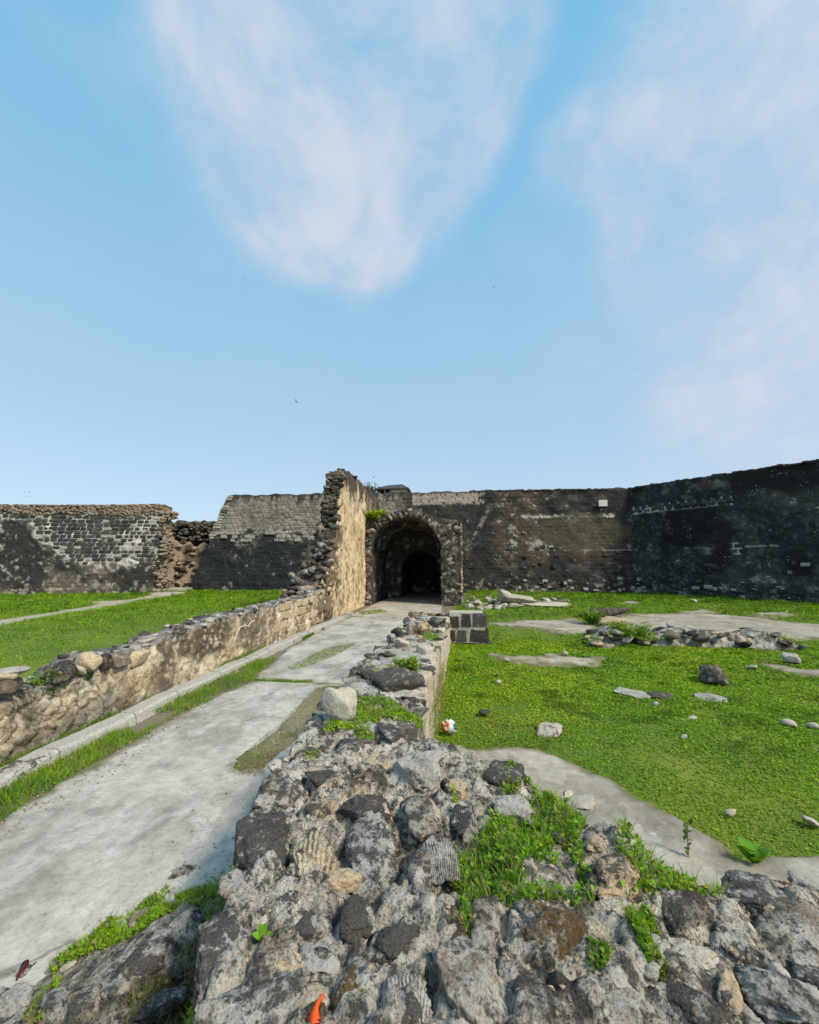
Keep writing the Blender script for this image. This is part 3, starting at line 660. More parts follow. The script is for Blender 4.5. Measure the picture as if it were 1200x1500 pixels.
# ------------------------------------------------------------------ parapet along the left of the path
parapet = thing('parapet_wall', 'low parapet wall of stained tan plaster with rubble top along the path', 'wall')
PW = 0.62
def par_top(y):
    return np.interp(y, [-2, 3.6, 4.35, 4.7, 5.1, 5.6, 6.3, 7.4, 9, 12.9, 14.6, 16.5], [.95, .95, .97, .74, .70, .93, .84, .93, 1.02, 1.06, 1.08, 1.25])
def par_front(u, f): y = -2 + 18.5 * u; return np.stack([face_x(y) - 0.07 * f, y], 1)
def par_back(u, f): y = -2 + 18.5 * u; return np.stack([face_x(y) - PW, y], 1)
def par_disp(P, U, REG):
    d = 0.05 * fbm(P, 1.3, 3, 71) + 0.030 * fbm(P, 4.5, 3, 72) + .018 * ridged(P, 7, 3, 73)
    _, d2, _i = worley(P, 4.2, 5); e = np.clip(d2 - worley(P, 4.2, 5)[0], 0, 1)
    near = sstep(6.2, 4.6, P[:, 1]) + sstep(10.5, 12.5, P[:, 1]) * .6 + (REG == 4)
    return d - np.clip(near, 0, 1) * .05 * sstep(.16, .02, e) + .016 * fbm(P, 14, 2, 70) - .02 * sstep(.75, .95, ridged(P, 3.1, 4, 69))
def par_col(P, U, REG):
    y, z = P[:, 1], P[:, 2]; n = len(P); f1 = fbm(P, 1.1, 4, 74); f2 = fbm(P, 3.2, 4, 75); f3 = fbm(P, 9, 3, 76)
    c = mixc(np.tile(K(.54, .445, .31), (n, 1)), K(.62, .535, .40), sstep(-.4, .6, f2))
    c = mixc(c, K(.34, .24, .13), .7 * sstep(.1, .7, f1))
    c = mixc(c, K(.36, .32, .26), .85 * sstep(6.4, 4.6, y + .8 * f1) * sstep(-.5, .4, f2))                   # greyer, stonier near end
    st = fbm(np.c_[y * 2.6, z * .55, z * 0], 1.0, 3, 77)
    big = sstep(.45, -.25, ((y - 8.5) / 1.15) ** 2 + ((z - .72) / .42) ** 2 - .7 - .6 * f2)
    big = np.maximum(big, sstep(.3, -.2, ((y - 10.35) / .65) ** 2 + ((z - .6) / .5) ** 2 - .7 - .6 * f2) * .85)
    big = np.maximum(big, sstep(.3, -.1, np.abs(y - 7.05 - .2 * f2) / .16 - .5) * .9)
    big = np.maximum(big, .8 * sstep(.08, .5, st + .2 * f3) * (y < 16))
    c = mixc(c, K(.075, .052, .034), .9 * big * sstep(-.75, -.2, f3))
    c = mixc(c, K(.20, .185, .16), .8 * sstep(.38, .1, z + .15 * f1) * sstep(9, 5.5, y))
    c = mixc(c, K(.56, .47, .34), .8 * sstep(.60, .85, f3))
    cr = np.abs(fbm(P, 1.9, 3, 79)); c = mixc(c, K(.06, .045, .03), .85 * sstep(.035, .01, cr) * (y < 12))
    wd = worley(P + .06 * np.stack([f1, f2, f3], 1), 3.6, 5); ej = sstep(.10, .02, wd[1] - wd[0]); c = mixc(c, K(.075, .055, .038), .8 * ej * np.clip(sstep(6.4, 5.0, y) + .35, 0, 1) * (y < 11.5)); c = c * (.78 + .44 * wd[2])[:, None]
    c = mixc(c, K(.12, .095, .065), .55 * sstep(.2, .5, fbm(P, 6.5, 4, 68) + .25 * f1))
    top = (REG == 4) | (REG == 2) | (z > par_top(y) - .06 - .05 * f3)
    ct = mixc(np.tile(K(.22, .205, .18), (n, 1)), K(.05, .047, .042), sstep(-.25, .5, f2)); ct = mixc(ct, K(.42, .40, .36), sstep(.2, .7, f3))
    return np.clip(mixc(c, ct, top.astype(float)), .015, .8)
loft('core', par_front, par_back, lambda u: par_top(-2 + 18.5 * u) + .03 * np.sin(u * 130) + .02 * np.sin(u * 311), 620, 44, 14, par_disp, par_col, 'plaster', parapet)
def par_stone(px, py, hw, hh, kind, X=None, out=.02, depth=.16, rot=0.0):
    X = face_x(5) - .03 if X is None else X
    p = atx(px, py, X)
    for _ in range(3): p = atx(px, py, float(face_x(p[1])) - .03)
    dist = np.linalg.norm(p - [0, 0, H]); d = ray(px, py); s = dist / np.linalg.norm(d) / F
    # widths along the wall are foreshortened in the picture
    fore = abs(d[0]) / np.hypot(d[0], d[1])
    me = rock_mesh('stone', random.randint(0, 999), 3, MT[kind], box=.9, rough=.55)
    return obj('stone', me, parapet, (p[0] + out - depth * .5, p[1], p[2]), (rot, 0, math.atan2(.07, 1) * 0), (depth, hw * s / max(fore, .35), hh * s))
for a in ((132, 973, 11, 17, 'tanblock'), (97, 986, 18, 10, 'rubdark', None, .0, .16, .35), (155, 969, 10, 13, 'brown'), (178, 966, 10, 11, 'rubdark'), (20, 984, 14, 6, 'grey'),
          (6, 1006, 13, 13, 'rubdark'), (28, 1009, 7, 4, 'grey'), (7, 990, 9, 7, 'tanblock'), (205, 962, 12, 13, 'tanblock'), (98, 1033, 5, 12, 'tanblock', None, -.03), (66, 1032, 5, 11, 'pale', None, -.03)): par_stone(*a)
def par_rubble():
    for i in range(215):                                         # rubble along the top
        y = 3.2 + 13.0 * random.random() ** 1.25; x = float(face_x(y)) - random.uniform(.06, PW); s = random.uniform(.04, .10) * (1 + .02 * y)
        put_rock('stone', random.choice(['grey', 'grey', 'dark', 'rubdark', 'pale']), 2, (x, y, float(par_top(y)) - .012), (s * random.uniform(.7, 1.5), s * random.uniform(.7, 1.5), s * .5), parapet, .5)
    for row, z in enumerate((.14, .42, .68, .93)):               # squared blocks bared towards the tall wing wall
        y = 11.6 + .2 * row if row else 12.6
        while y < 15.6:
            w = random.uniform(.28, .62); 
            if random.random() < .78:
                obj('block', block_lib('tanblock' if random.random() < .8 else 'tan'), parapet, (float(face_x(y + w / 2)) - .115 + random.uniform(-.025, .015), y + w / 2, z + random.uniform(-.03, .03)), (random.uniform(-.04, .04), random.uniform(-.05, .05), 1.57), (w - random.uniform(.03, .08), .26, random.uniform(.19, .26)))
            y += w
par_rubble()
def tube(name, pts, r, mat, parent=None, seg=6):
    pts = np.array(pts, float); n = len(pts); t = np.gradient(pts, axis=0); t /= np.linalg.norm(t, axis=1, keepdims=True) + 1e-9
    a = np.cross(t, [0.3, 0.2, 1.0]); a /= np.linalg.norm(a, axis=1, keepdims=True) + 1e-9; b = np.cross(t, a); r = np.broadcast_to(np.asarray(r, float), (n,))
    th = np.linspace(0, 2 * np.pi, seg + 1)
    G = pts[:, None] + r[:, None, None] * (a[:, None] * np.cos(th)[None, :, None] + b[:, None] * np.sin(th)[None, :, None])
    return obj(name, mesh(name, G.reshape(-1, 3), grid_faces(n, seg + 1), mat), parent)
MT['root'] = plain('pale_root', (0.55, 0.47, 0.36))
cord = [atx(px, py, float(face_x(10.0)) - .0) + [0.03, 0, 0] for px, py in ((330, 953), (336, 948), (341, 940), (345, 928), (350, 919), (357, 916), (362, 918), (366, 911), (371, 909))]
cpts = np.array(cord); cpts = np.array([cpts[0] + (cpts[-1] - cpts[0]) * 0 for _ in range(0)]) if False else cpts
tag(tube('root', cpts, .016, MT['root'], None), 'thin pale root zigzagging up the dark stained parapet face', 'root')

# ------------------------------------------------------------------ tall wing wall standing beside the gate
wing = thing('wing_wall', 'tall ragged wing wall with sunlit tan plaster side and dark rubble end', 'wall')
WZ = 6.72
ZF = [-.2, 0, .3, 1.1, 2.1, 3.3, 4.4, 5.4, 6.2, 6.55, 6.72]; YF = [15.1, 15.2, 15.4, 16.2, 17.15, 17.7, 18.1, 18.35, 18.6, 18.85, 19.3]
ZL = [0, 1.1, 1.9, 2.7, 3.3, 4.4, 6.0, 6.72]; XL = [-7.6, -7.4, -7.15, -6.85, -6.6, -6.38, -6.15, -5.95]
def wing_front(u, f):   # along the path side, from the far end to the near end
    z = f * WZ; y0 = np.interp(z, ZF, YF); return np.stack([np.full(len(u), -5.5) - .03 * f, 27.2 + (y0 - 27.2) * u], 1)
def wing_back(u, f):
    z = f * WZ; y0 = np.interp(z, ZF, YF); xl = np.interp(z, ZL, XL)
    xx = -6.15 + (xl + 6.15) * sstep(.2, .9, u); return np.stack([xx, 27.2 + (y0 + .25 - 27.2) * u], 1)
def wing_disp(P, U, REG):
    ragged = np.clip((REG == 1) * 1.0 + sstep(.80, .97, U) * (P[:, 2] < 3) + (REG >= 2) * .6, 0, 1)
    return 0.05 * fbm(P, .8, 3, 81) + .03 * fbm(P, 3, 4, 82) + .02 * fbm(P, 9, 2, 80) + ragged * (.22 * fbm(P, 1.3, 3, 83) + .12 * fbm(P, 4, 4, 84))
def wing_col(P, U, REG):
    y, z = P[:, 1], P[:, 2]; n = len(P); f1 = fbm(P, .7, 4, 85); f2 = fbm(P, 2.4, 4, 86); f3 = fbm(P, 7, 3, 87)
    c = mixc(np.tile(K(.66, .52, .335), (n, 1)), K(.54, .42, .265), sstep(-.3, .6, f2))
    c = mixc(c, K(.40, .28, .16), .7 * sstep(.25, .7, f1)); c = mixc(c, K(.24, .16, .09), .75 * sstep(.25, .7, f3 + .3 * f2)); c = mixc(c, K(.72, .58, .38), .6 * sstep(.35, .8, -f3 + .2 * f2))
    st = fbm(np.c_[y * 2.4, z * .22, z * 0], 1.0, 3, 88)
    c = mixc(c, K(.055, .045, .038), .93 * sstep(-.2, .5, st * .8 + (z - 5.6) * .75 + .12 * f3))
    c = mixc(c, K(.085, .062, .045), .85 * sstep(-.05, .45, f2 * .7 + sstep(21, 26, y) * sstep(4.4, 5.6, z + .35 * f1) * 1.1 - .35))
    c = mixc(c, K(.085, .065, .045), .85 * sstep(.0, .4, sstep(19.3, 17.5, y - .35 * (z - 2) + .9 * f2) * .8 + .3 * f3 - .25) * (z < 4))
    c = mixc(c, K(.075, .06, .045), .8 * sstep(.35, .75, st + .3 * f3) * (z < 2.4))
    r = (REG == 1) | (REG == 2) | (REG == 3) | (REG == 4)
    cr = mixc(np.tile(K(.075, .062, .05), (n, 1)), K(.27, .21, .15), sstep(-.1, .7, f3 + .4 * f2 - .35 * sstep(2.5, 4.5, z)))
    cr[REG == 4] = K(.10, .09, .075)
    return np.clip(mixc(c, cr, r.astype(float)), .015, .8)
loft('core', wing_front, wing_back, lambda u: WZ - .30 * sstep(.94, 1.0, u) + .07 * np.exp(-((u - .9) / .05) ** 2) + .04 * np.sin(u * 21) - .35 * sstep(.25, .0, u), 260, 140, 30, wing_disp, wing_col, 'plaster', wing, z0=-.2)
def wing_rubble():
    for i in range(150):                                            # rubble of the torn end
        z = random.uniform(.15, 4.3) if i < 105 else random.uniform(4.2, 6.6); y0 = float(np.interp(z, ZF, YF)); xl = float(np.interp(z, ZL, XL)); t = random.random()
        s = random.uniform(.10, .24); put_rock('stone', random.choice(['rubdark', 'rubdark', 'rubdark', 'dark', 'rubble']), 2, (-5.6 + (xl + 5.6) * t, y0 + .25 * t + .10, z), (s * 1.2, s, s * .7), wing, .3)
    for i in range(34):                                             # thin courses near the top
        z = 4.5 + i * .062; y0 = float(np.interp(z, ZF, YF)); 
        for x in np.arange(-6.15, -5.6, .3): obj('stone', block_lib('rubdark'), wing, (x + random.uniform(-.08, .08), y0 + .09 + random.uniform(-.06, .06), z), (random.uniform(-.1, .1), random.uniform(-.12, .12), random.uniform(-.3, .3)), (random.uniform(.16, .36), .3, random.uniform(.05, .10)))
    for i in range(46):                                             # top stones
        u = random.random(); s = random.uniform(.08, .2); put_rock('stone', random.choice(['rubdark', 'dark', 'grey']), 2, (random.uniform(-6.0, -5.55), 19.2 + 7.8 * u, WZ - .35 * float(sstep(.75, 1, u)) + .0), (s * 1.3, s * 1.3, s * .6), wing)
    for i in range(26):                                             # stones bared low on the plastered side
        y = random.uniform(15.6, 18.6); z = random.uniform(.2, 1 + (y - 15.6) * .9); s = random.uniform(.10, .2); put_rock('stone', random.choice(['rubdark', 'tanblock', 'tan']), 2, (-5.56, y, z), (s * .5, s, s * .8), wing, .15, 0)
wing_rubble()

# ------------------------------------------------------------------ the gate: vaulted porch and tunnel
gate = thing('gatehouse', 'dark ruined arched gateway of rubble stone with a black tunnel inside', 'gateway')
GX0, GX1, GY0, GYB = -5.2, -1.27, 23.5, 28.5; GC = (GX0 + GX1) / 2; GA = (GX1 - GX0) / 2; GS, GB = 3.15, 1.68
def g_col(P, U, REG):
    n = len(P); f2 = fbm(P, 1.5, 4, 91); f3 = fbm(P, 5, 3, 92); c = mixc(np.tile(K(.045, .042, .038), (n, 1)), K(.17, .14, .105), sstep(-.1, .7, f3 * .7 + f2 * .5)); return mixc(c, K(.40, .36, .30), sstep(.55, .9, f3 + .2 * f2))
gdisp = lambda P, U, REG: .07 * fbm(P, 1.2, 3, 93) + .05 * fbm(P, 4, 3, 94)
loft('pier', lambda u, f: np.stack([GX1 + 1.12 * u, np.full(len(u), GY0)], 1), lambda u, f: np.stack([GX1 + 1.12 * u, np.full(len(u), 35.6)], 1), lambda u: 4.62 + .06 * np.sin(u * 9), 24, 60, 90, gdisp, g_col, 'attr', gate)
loft('jamb', lambda u, f: np.stack([-5.75 + .5 * u, np.full(len(u), GY0 + .05)], 1), lambda u, f: np.stack([-5.75 + .5 * u, np.full(len(u), 35.6)], 1), lambda u: 3.6 + .0 * u, 12, 50, 90, gdisp, g_col, 'attr', gate)
def arch_shell(name, cx, a, b, spring, y0, y1, thick, seed, top=None, ny=40, nt=64, col=None):
    """solid arch ring: inner vault, front face, outer back and rear face, closed loop swept over the angle"""
    th = np.linspace(np.pi * 1.0, 0, nt); ys = np.linspace(y0, y1, ny); rr = np.linspace(0, 1, 8)
    prof = [(r, y0) for r in rr[::-1]] + [(0.0, y) for y in ys[1:-1]] + [(r, y1) for r in rr] + [(1.0, y) for y in ys[::-1][1:-1]] + [(1.0, y0)]
    G = np.array([[(cx + math.cos(t) * (a + thick * r), y, spring + math.sin(t) * (b + thick * r)) for r, y in prof] for t in th])
    if top is not None: G[..., 2] = np.minimum(G[..., 2], top)
    P = G.reshape(-1, 3); ctr = np.array([cx, 0, spring]); rad = P - ctr; rad[:, 1] = 0; rad /= np.linalg.norm(rad, axis=1, keepdims=True) + 1e-9
    P = P + rad * (.06 * fbm(P, 1.3, 3, seed) + .04 * fbm(P, 5, 3, seed + 1))[:, None]; P[:, 1] += .06 * fbm(P, 2.6, 3, seed + 2)
    return obj(name, mesh(name, P, grid_faces(nt, len(prof)), MT['attr'], (col or g_col)(P, None, None)), gate)
arch_shell('arch', GC, GA, GB, GS, GY0 - .05, GYB + .2, .42, 95)
arch_shell('inner_arch', GC, GA - .28, GB - .28, GS - .05, GY0 + 2.2, GYB + .1, .34, 98, ny=20)
arch_shell('tunnel_vault', -2.9, 1.32, 1.25, 1.9, GYB, 38.5, .3, 99, ny=40, nt=40)
def wallplate(name, x0, x1, z1, y0, y1, ax0, ax1, spring, rise, res=.09):
    """back wall of the porch with an arched opening, as a solid plate"""
    xs = np.arange(x0, x1 + res, res); zs = np.arange(-.1, z1 + res, res); X, Z = np.meshgrid(xs, zs, indexing='ij')
    cx = (ax0 + ax1) / 2; hw = (ax1 - ax0) / 2
    def inside(x, z): return (np.abs(x - cx) < hw) & (z < spring + rise * np.sqrt(np.clip(1 - ((x - cx) / hw) ** 2, 0, 1)))
    P0 = np.stack([X.ravel(), np.full(X.size, y0), Z.ravel()], 1); Fq = grid_faces(*X.shape); cen = P0[Fq].mean(1); keep = ~inside(cen[:, 0], cen[:, 2]); Fk = Fq[keep]
    P0[:, 1] += .05 * fbm(P0, 2, 3, 101); P1 = P0.copy(); P1[:, 1] = y1; n = len(P0)
    edges = {}
    for f in Fk:
        for a, b in zip(f, np.roll(f, -1)): edges[(a, b)] = 1
    rim = [(a, b, b + n, a + n) for (a, b) in edges if (b, a) not in edges]
    V = np.r_[P0, P1]; FF = np.r_[Fk, Fk[:, ::-1] + n, np.array(rim)]
    return obj(name, mesh(name, V, FF, MT['attr'], g_col(V, None, None), smooth=False), gate)
wallplate('back_wall', -5.3, -1.2, 4.9, GYB, GYB + .5, -4.18, -1.62, 1.9, 1.25)
loft('tunnel_side', lambda u, f: np.stack([-4.6 + .35 * u, np.full(len(u), GYB + .3)], 1), lambda u, f: np.stack([-4.6 + .35 * u, np.full(len(u), 38.5)], 1), lambda u: 2.2 + 0 * u, 6, 16, 30, gdisp, g_col, 'attr', gate)
loft('tunnel_side', lambda u, f: np.stack([-1.55 + .35 * u, np.full(len(u), GYB + .3)], 1), lambda u, f: np.stack([-1.55 + .35 * u, np.full(len(u), 38.5)], 1), lambda u: 2.2 + 0 * u, 6, 16, 30, gdisp, g_col, 'attr', gate)
loft('tunnel_end', lambda u, f: np.stack([-5 + 4 * u, np.full(len(u), 38.4)], 1), lambda u, f: np.stack([-5 + 4 * u, np.full(len(u), 39.0)], 1), lambda u: 4 + 0 * u, 12, 12, 4, gdisp, g_col, 'attr', gate)
# the roof of earth over the vault
loft('roof_fill', lambda u, f: np.stack([-5.7 + 5.5 * u, np.full(len(u), GYB - .3)], 1), lambda u, f: np.stack([-5.7 + 5.5 * u, np.full(len(u), 35.6)], 1), lambda u: 5.3 - .6 * u ** 3, 30, 8, 30, gdisp, g_col, 'attr', gate, z0=4.0)
def gate_stones():
    for k in range(34):                                             # rough voussoirs of the outer ring
        t = math.pi * (.02 + .96 * (k + .5) / 34); r = random.uniform(.02, .30)
        p = (GC + math.cos(t) * (GA + .10 + r), GY0 - .06 + random.uniform(-.03, .05), GS + math.sin(t) * (GB + .10 + r))
        obj('voussoir', rock_lib(random.choice(['rubdark', 'dark', 'rubdark', 'dark']), 2), gate, p, (0, random.uniform(-.5, .5) - t, 0), (random.uniform(.12, .30), .10, random.uniform(.08, .15)))
    for i in range(75):                                             # rubble of the pier front
        x = random.uniform(GX1 + .06, -.22); z = random.uniform(.1, 4.5); s = random.uniform(.09, .2)
        put_rock('stone', random.choice(['rubdark', 'dark', 'rubdark', 'rubble']), 2, (x, GY0 + .04, z), (s * 1.25, s * .6, s * .8), gate, .25, 0)
    for i in range(34):
        z = random.uniform(.1, 3.3); s = random.uniform(.09, .18); put_rock('stone', random.choice(['rubdark', 'dark', 'rubble']), 2, (random.uniform(-5.55, -5.25), GY0 - .0, z), (s, s * .5, s * .8), gate, .25, 0)
    for i in range(40):                                             # broken crown of the porch
        x = random.uniform(-5.5, -.3); zt = GS + (GB + .42) * math.sqrt(max(0, 1 - ((x - GC) / (GA + .42)) ** 2)); zt = max(zt, 4.55); s = random.uniform(.10, .24)
        put_rock('stone', random.choice(['rubdark', 'dark', 'tan']), 2, (x, GY0 + random.uniform(0, .8), zt), (s * 1.2, s, s * .7), gate)
    for i in range(26):                                             # pale edge blocks: sun on the pier's right face put into their colour
        obj('lit_edge_block', block_lib('tanblock' if random.random() < .75 else 'rubdark'), gate, (-.14 + random.uniform(-.03, .02), GY0 + .12, .12 + i * .172), (0, 0, random.uniform(-.1, .1)), (random.uniform(.07, .13), .30, random.uniform(.13, .17)))
gate_stones()
def spandrel():
    """masonry between the arch ring and the square shoulders of the porch front"""
    xs = np.linspace(-5.7, -.2, 90); V = []
    for x in xs:
        zi = GS + (GB + .25) * math.sqrt(max(0, 1 - ((x - GC) / (GA + .25)) ** 2)) if abs(x - GC) < GA + .25 else 3.0
        zo = max(np.interp(x, [-5.7, -4.6, -3.6, -3.0, -2.2, -1.2, -.2], [4.75, 4.95, 5.28, 5.3, 5.15, 4.8, 4.6]), zi + .05)
        for y in (GY0 + .02, GY0 + .9):
            for t in np.linspace(0, 1, 8): V.append((x, y, zi + (zo - zi) * t))
    V = np.array(V); V[:, 1] += .05 * fbm(V, 2.5, 3, 7); V[:, 2] += .05 * fbm(V, 2.5, 3, 8); i = np.arange(len(V)).reshape(90, 16); Fq = []
    for a in range(89):
        for b in range(7): Fq.append((i[a, b], i[a + 1, b], i[a + 1, b + 1], i[a, b + 1])); Fq.append((i[a, 8 + b], i[a, 9 + b], i[a + 1, 9 + b], i[a + 1, 8 + b]))
        Fq.append((i[a, 7], i[a + 1, 7], i[a + 1, 15], i[a, 15])); Fq.append((i[a, 0], i[a, 8], i[a + 1, 8], i[a + 1, 0]))
    obj('spandrel', mesh('spandrel', V, np.array(Fq), MT['attr'], g_col(V, None, None)), gate)
spandrel()

# ------------------------------------------------------------------ rampart behind the wall, pavilion and bush on it
def rampart():
    A, B = (-20.0, 36.6), (13.0, 37.6); i_ = inward_of(A, B)
    o = loft('rampart', line(A, B, 0, i_), lambda u, f: line(A, B, 0, i_)(u, f) + i_ * 22, lambda u: 8.0 + 0 * u, 40, 6, 20, lambda P, U, REG: .06 * fbm(P, .5, 2, 3), lambda P, U, REG: mixc(np.tile(K(.12, .15, .04), (len(P), 1)), K(.2, .17, .1), sstep(-.2, .5, fbm(P, .6, 3, 4))), 'soil', None); o['kind'] = 'structure'
rampart()
pav = thing('pavilion', 'small pale pavilion with dark hipped roof standing on top of the wall behind the gate', 'building', loc=(-7.05, 43.0, 8.0))
def box(name, c, s, mat, parent, ch=.02): return obj(name, block_mesh(name, mat, 1, ch, .004), parent, c, (0, 0, 0), s)
MT['cream'] = plain('cream_render', (0.50, 0.42, 0.30)); MT['roof'] = plain('dark_roof', (0.075, 0.07, 0.065)); MT['void'] = plain('dark_interior', (0.02, 0.02, 0.02))
for dx, w in ((.55, 1.55), ): box('wall', (dx, 0, .95), (w, 1.8, 1.9), MT['cream'], pav)
box('wall', (-.95, .8, .95), (1.5, .12, 1.9), MT['frame'], pav); box('parapet', (-.95, -.82, .45), (1.46, .12, .9), MT['frame'], pav)
for x in (-1.6, -.9, -.3): box('post', (x, -.82, 1.35), (.1, .1, 1.1), MT['cream'], pav)
box('window', (.25, -.91, 1.25), (.5, .05, .55), MT['void'], pav); box('plinth', (-.1, 0, .0), (3.4, 2.1, .5), MT['frame'], pav)
def roof():
    V = [(-1.85, -1.15, 1.9), (1.6, -1.15, 1.9), (1.6, 1.15, 1.9), (-1.85, 1.15, 1.9), (-1.85, -1.15, 2.0), (1.6, -1.15, 2.0), (1.6, 1.15, 2.0), (-1.85, 1.15, 2.0), (-.9, 0, 2.5), (.75, 0, 2.6)]
    me = bpy.data.meshes.new('roof'); me.from_pydata(V, [], [(0, 3, 2, 1), (0, 1, 5, 4), (1, 2, 6, 5), (2, 3, 7, 6), (3, 0, 4, 7), (4, 5, 9, 8), (5, 6, 9), (6, 7, 8, 9), (7, 4, 8)]); me.materials.append(MT['roof']); obj('roof', me, pav)
roof()
def shrub(name, label, base, h, spread, nl, leaf, stems=7, cols=None, group=None, flat=.5, woody=True, catg='shrub'):
    """a shrub: woody stems and leaf-sized faces through the crown's volume"""
    t = thing(name, label, catg, group)
    base = np.array(base, float); tips = []; pv = []
    for i in range(stems):
        a = rng.uniform(0, 6.28); r = spread * rng.uniform(.3, 1); top = base + [math.cos(a) * r, math.sin(a) * r, h * rng.uniform(.6, 1)]
        mid = base * .5 + top * .5 + rng.normal(0, .06 * h, 3); s = np.linspace(0, 1, 7)[:, None]
        pts = base * (1 - s) ** 2 + 2 * mid * s * (1 - s) + top * s ** 2; tips.append(pts)
        if woody: tube('stem', pts, np.linspace(.03, .008, 7) * max(h, .15) * .6, MT['twig'], t, 5)
    T = np.concatenate([p[2:] for p in tips]); Q = T[rng.integers(0, len(T), nl)] + rng.normal(0, 1, (nl, 3)) * np.array([spread, spread, h * flat]) * .22
    Q[:, 2] = np.maximum(Q[:, 2], base[2] + .005)
    c = greens(Q, .1, .04, 1.5 / max(spread, .05), 4) if cols is None else cols(Q)
    V, Fc, cc = leaves(Q, leaf * rng.uniform(.6, 1.4, nl), .6, c); obj('foliage', mesh('foliage', V, Fc, MT['leaf'], cc, smooth=False), t)
    return t
drk = lambda Q: mixc(np.tile(K(.025, .05, .015), (len(Q), 1)), K(.07, .11, .03), rng.random(len(Q)))
shrub('rampart_bush', 'dark straggly bush on the rampart between wing wall and pavilion', (-9.6, 42.0, 7.95), 2.6, 1.15, 900, .22, 16, drk)
shrub('grass_tuft', 'bright green grassy tuft growing on the gate vault against the wing wall', (-5.0, 23.9, 4.72), .55, .75, 2600, .12, 10, lambda Q: greens(Q, .55, .02, 2), woody=False, catg='grass')

# ------------------------------------------------------------------ ruined wall on the right of the path, breaking up into the foreground
ruin = thing('ruined_wall', 'broad ruined wall of coral stones and lime mortar along the path, broken in the foreground', 'wall')
MASS = np.array([(-1.47, 4.9), (-1.52, 3.6), (-1.50, 2.95), (-1.32, 2.3), (-1.15, 1.85), (-1.0, 1.4), (-.92, .6), (-.9, -1.0), (3.2, -1.0), (3.2, 2.9), (2.5, 3.05), (1.95, 2.98), (1.5, 2.85), (1.1, 2.8), (.78, 3.2), (.32, 3.62), (-.36, 3.72), (-.42, 4.9)])
_sl = gp([(345, 1272), (300, 1282), (255, 1292), (190, 1335), (100, 1388), (60, 1402), (0, 1425)], .07)
SLOPE = np.array([(-1.0, 3.4)] + [tuple(p) for p in _sl] + [(-2.75, 1.6), (-2.6, .4), (-2.2, -.9), (-.6, -.9), (-.6, 1.2)])
HEROP = []
def z_top(x, y): return np.interp(x, [-1.5, 0, .6, 1.3, 2.1, 3.2], [.78, .77, .72, .64, .58, .52])
def fg_h(x, y, detail=True):
    P = np.stack([x, y, x * 0], 1); P2 = P[:, :2]
    w = .07 * fbm(P, 2.6, 3, 201) if detail else 0
    dm = polydist(P2, MASS) + w
    wid = np.interp(x, [-1.5, -.3, .3, 1.2, 3], [.16, .16, .30, .42, .5])
    hm = z_top(x, y) * sstep(-.12, 1.0, (dm + .02) / wid) - .12 * (dm < -.12)
    hm = np.where(dm < -.10, -.12, hm)
    ds = polydist(P2, SLOPE) + w; hs = np.where(ds < -.06, -.12, .03 + .30 * sstep(0.0, .85, ds))
    h = np.maximum(hm, hs)
    if detail:
        on = h > -.1
        d1, d2, _ = worley(P * [1, 1, 0], 6.5, 3); e = d2 - d1
        r = .055 * fbm(P, 1.6, 3, 203) + .036 * fbm(P, 5.0, 3, 204) + .016 * (sstep(0, .2, e) - .5) - .020 * ridged(P, 9, 4, 205) + .012 * fbm(P, 30, 3, 206) + .006
        for (p, a, b, az) in HEROP:                               # mortar shrunk away from the larger stones
            dx, dy = x - p[0], y - p[1]; m_ = (np.abs(dx) < 2 * max(a, b)) & (np.abs(dy) < 2 * max(a, b))
            if m_.any():
                c_, s_ = math.cos(az), math.sin(az); u_ = (dx[m_] * c_ - dy[m_] * s_) / a; v_ = (dx[m_] * s_ + dy[m_] * c_) / b; q = np.hypot(u_, v_)
                r[m_] -= min(.042, .28 * min(a, b)) * np.exp(-((q - 1.0) / .16) ** 2)
        h = np.where(on, h + r * np.where(hs > hm, .7, 1.0), h)
    return h
def fg_hit(px, py):
    d = ray(px, py); t = np.linspace(.8, 9, 1600); x, y, z = d[0] * t, d[1] * t, H + d[2] * t
    h = np.maximum(fg_h(x, y, False), 0); k = np.argmax(z < h); return np.array([x[k], y[k], h[k]]), t[k]
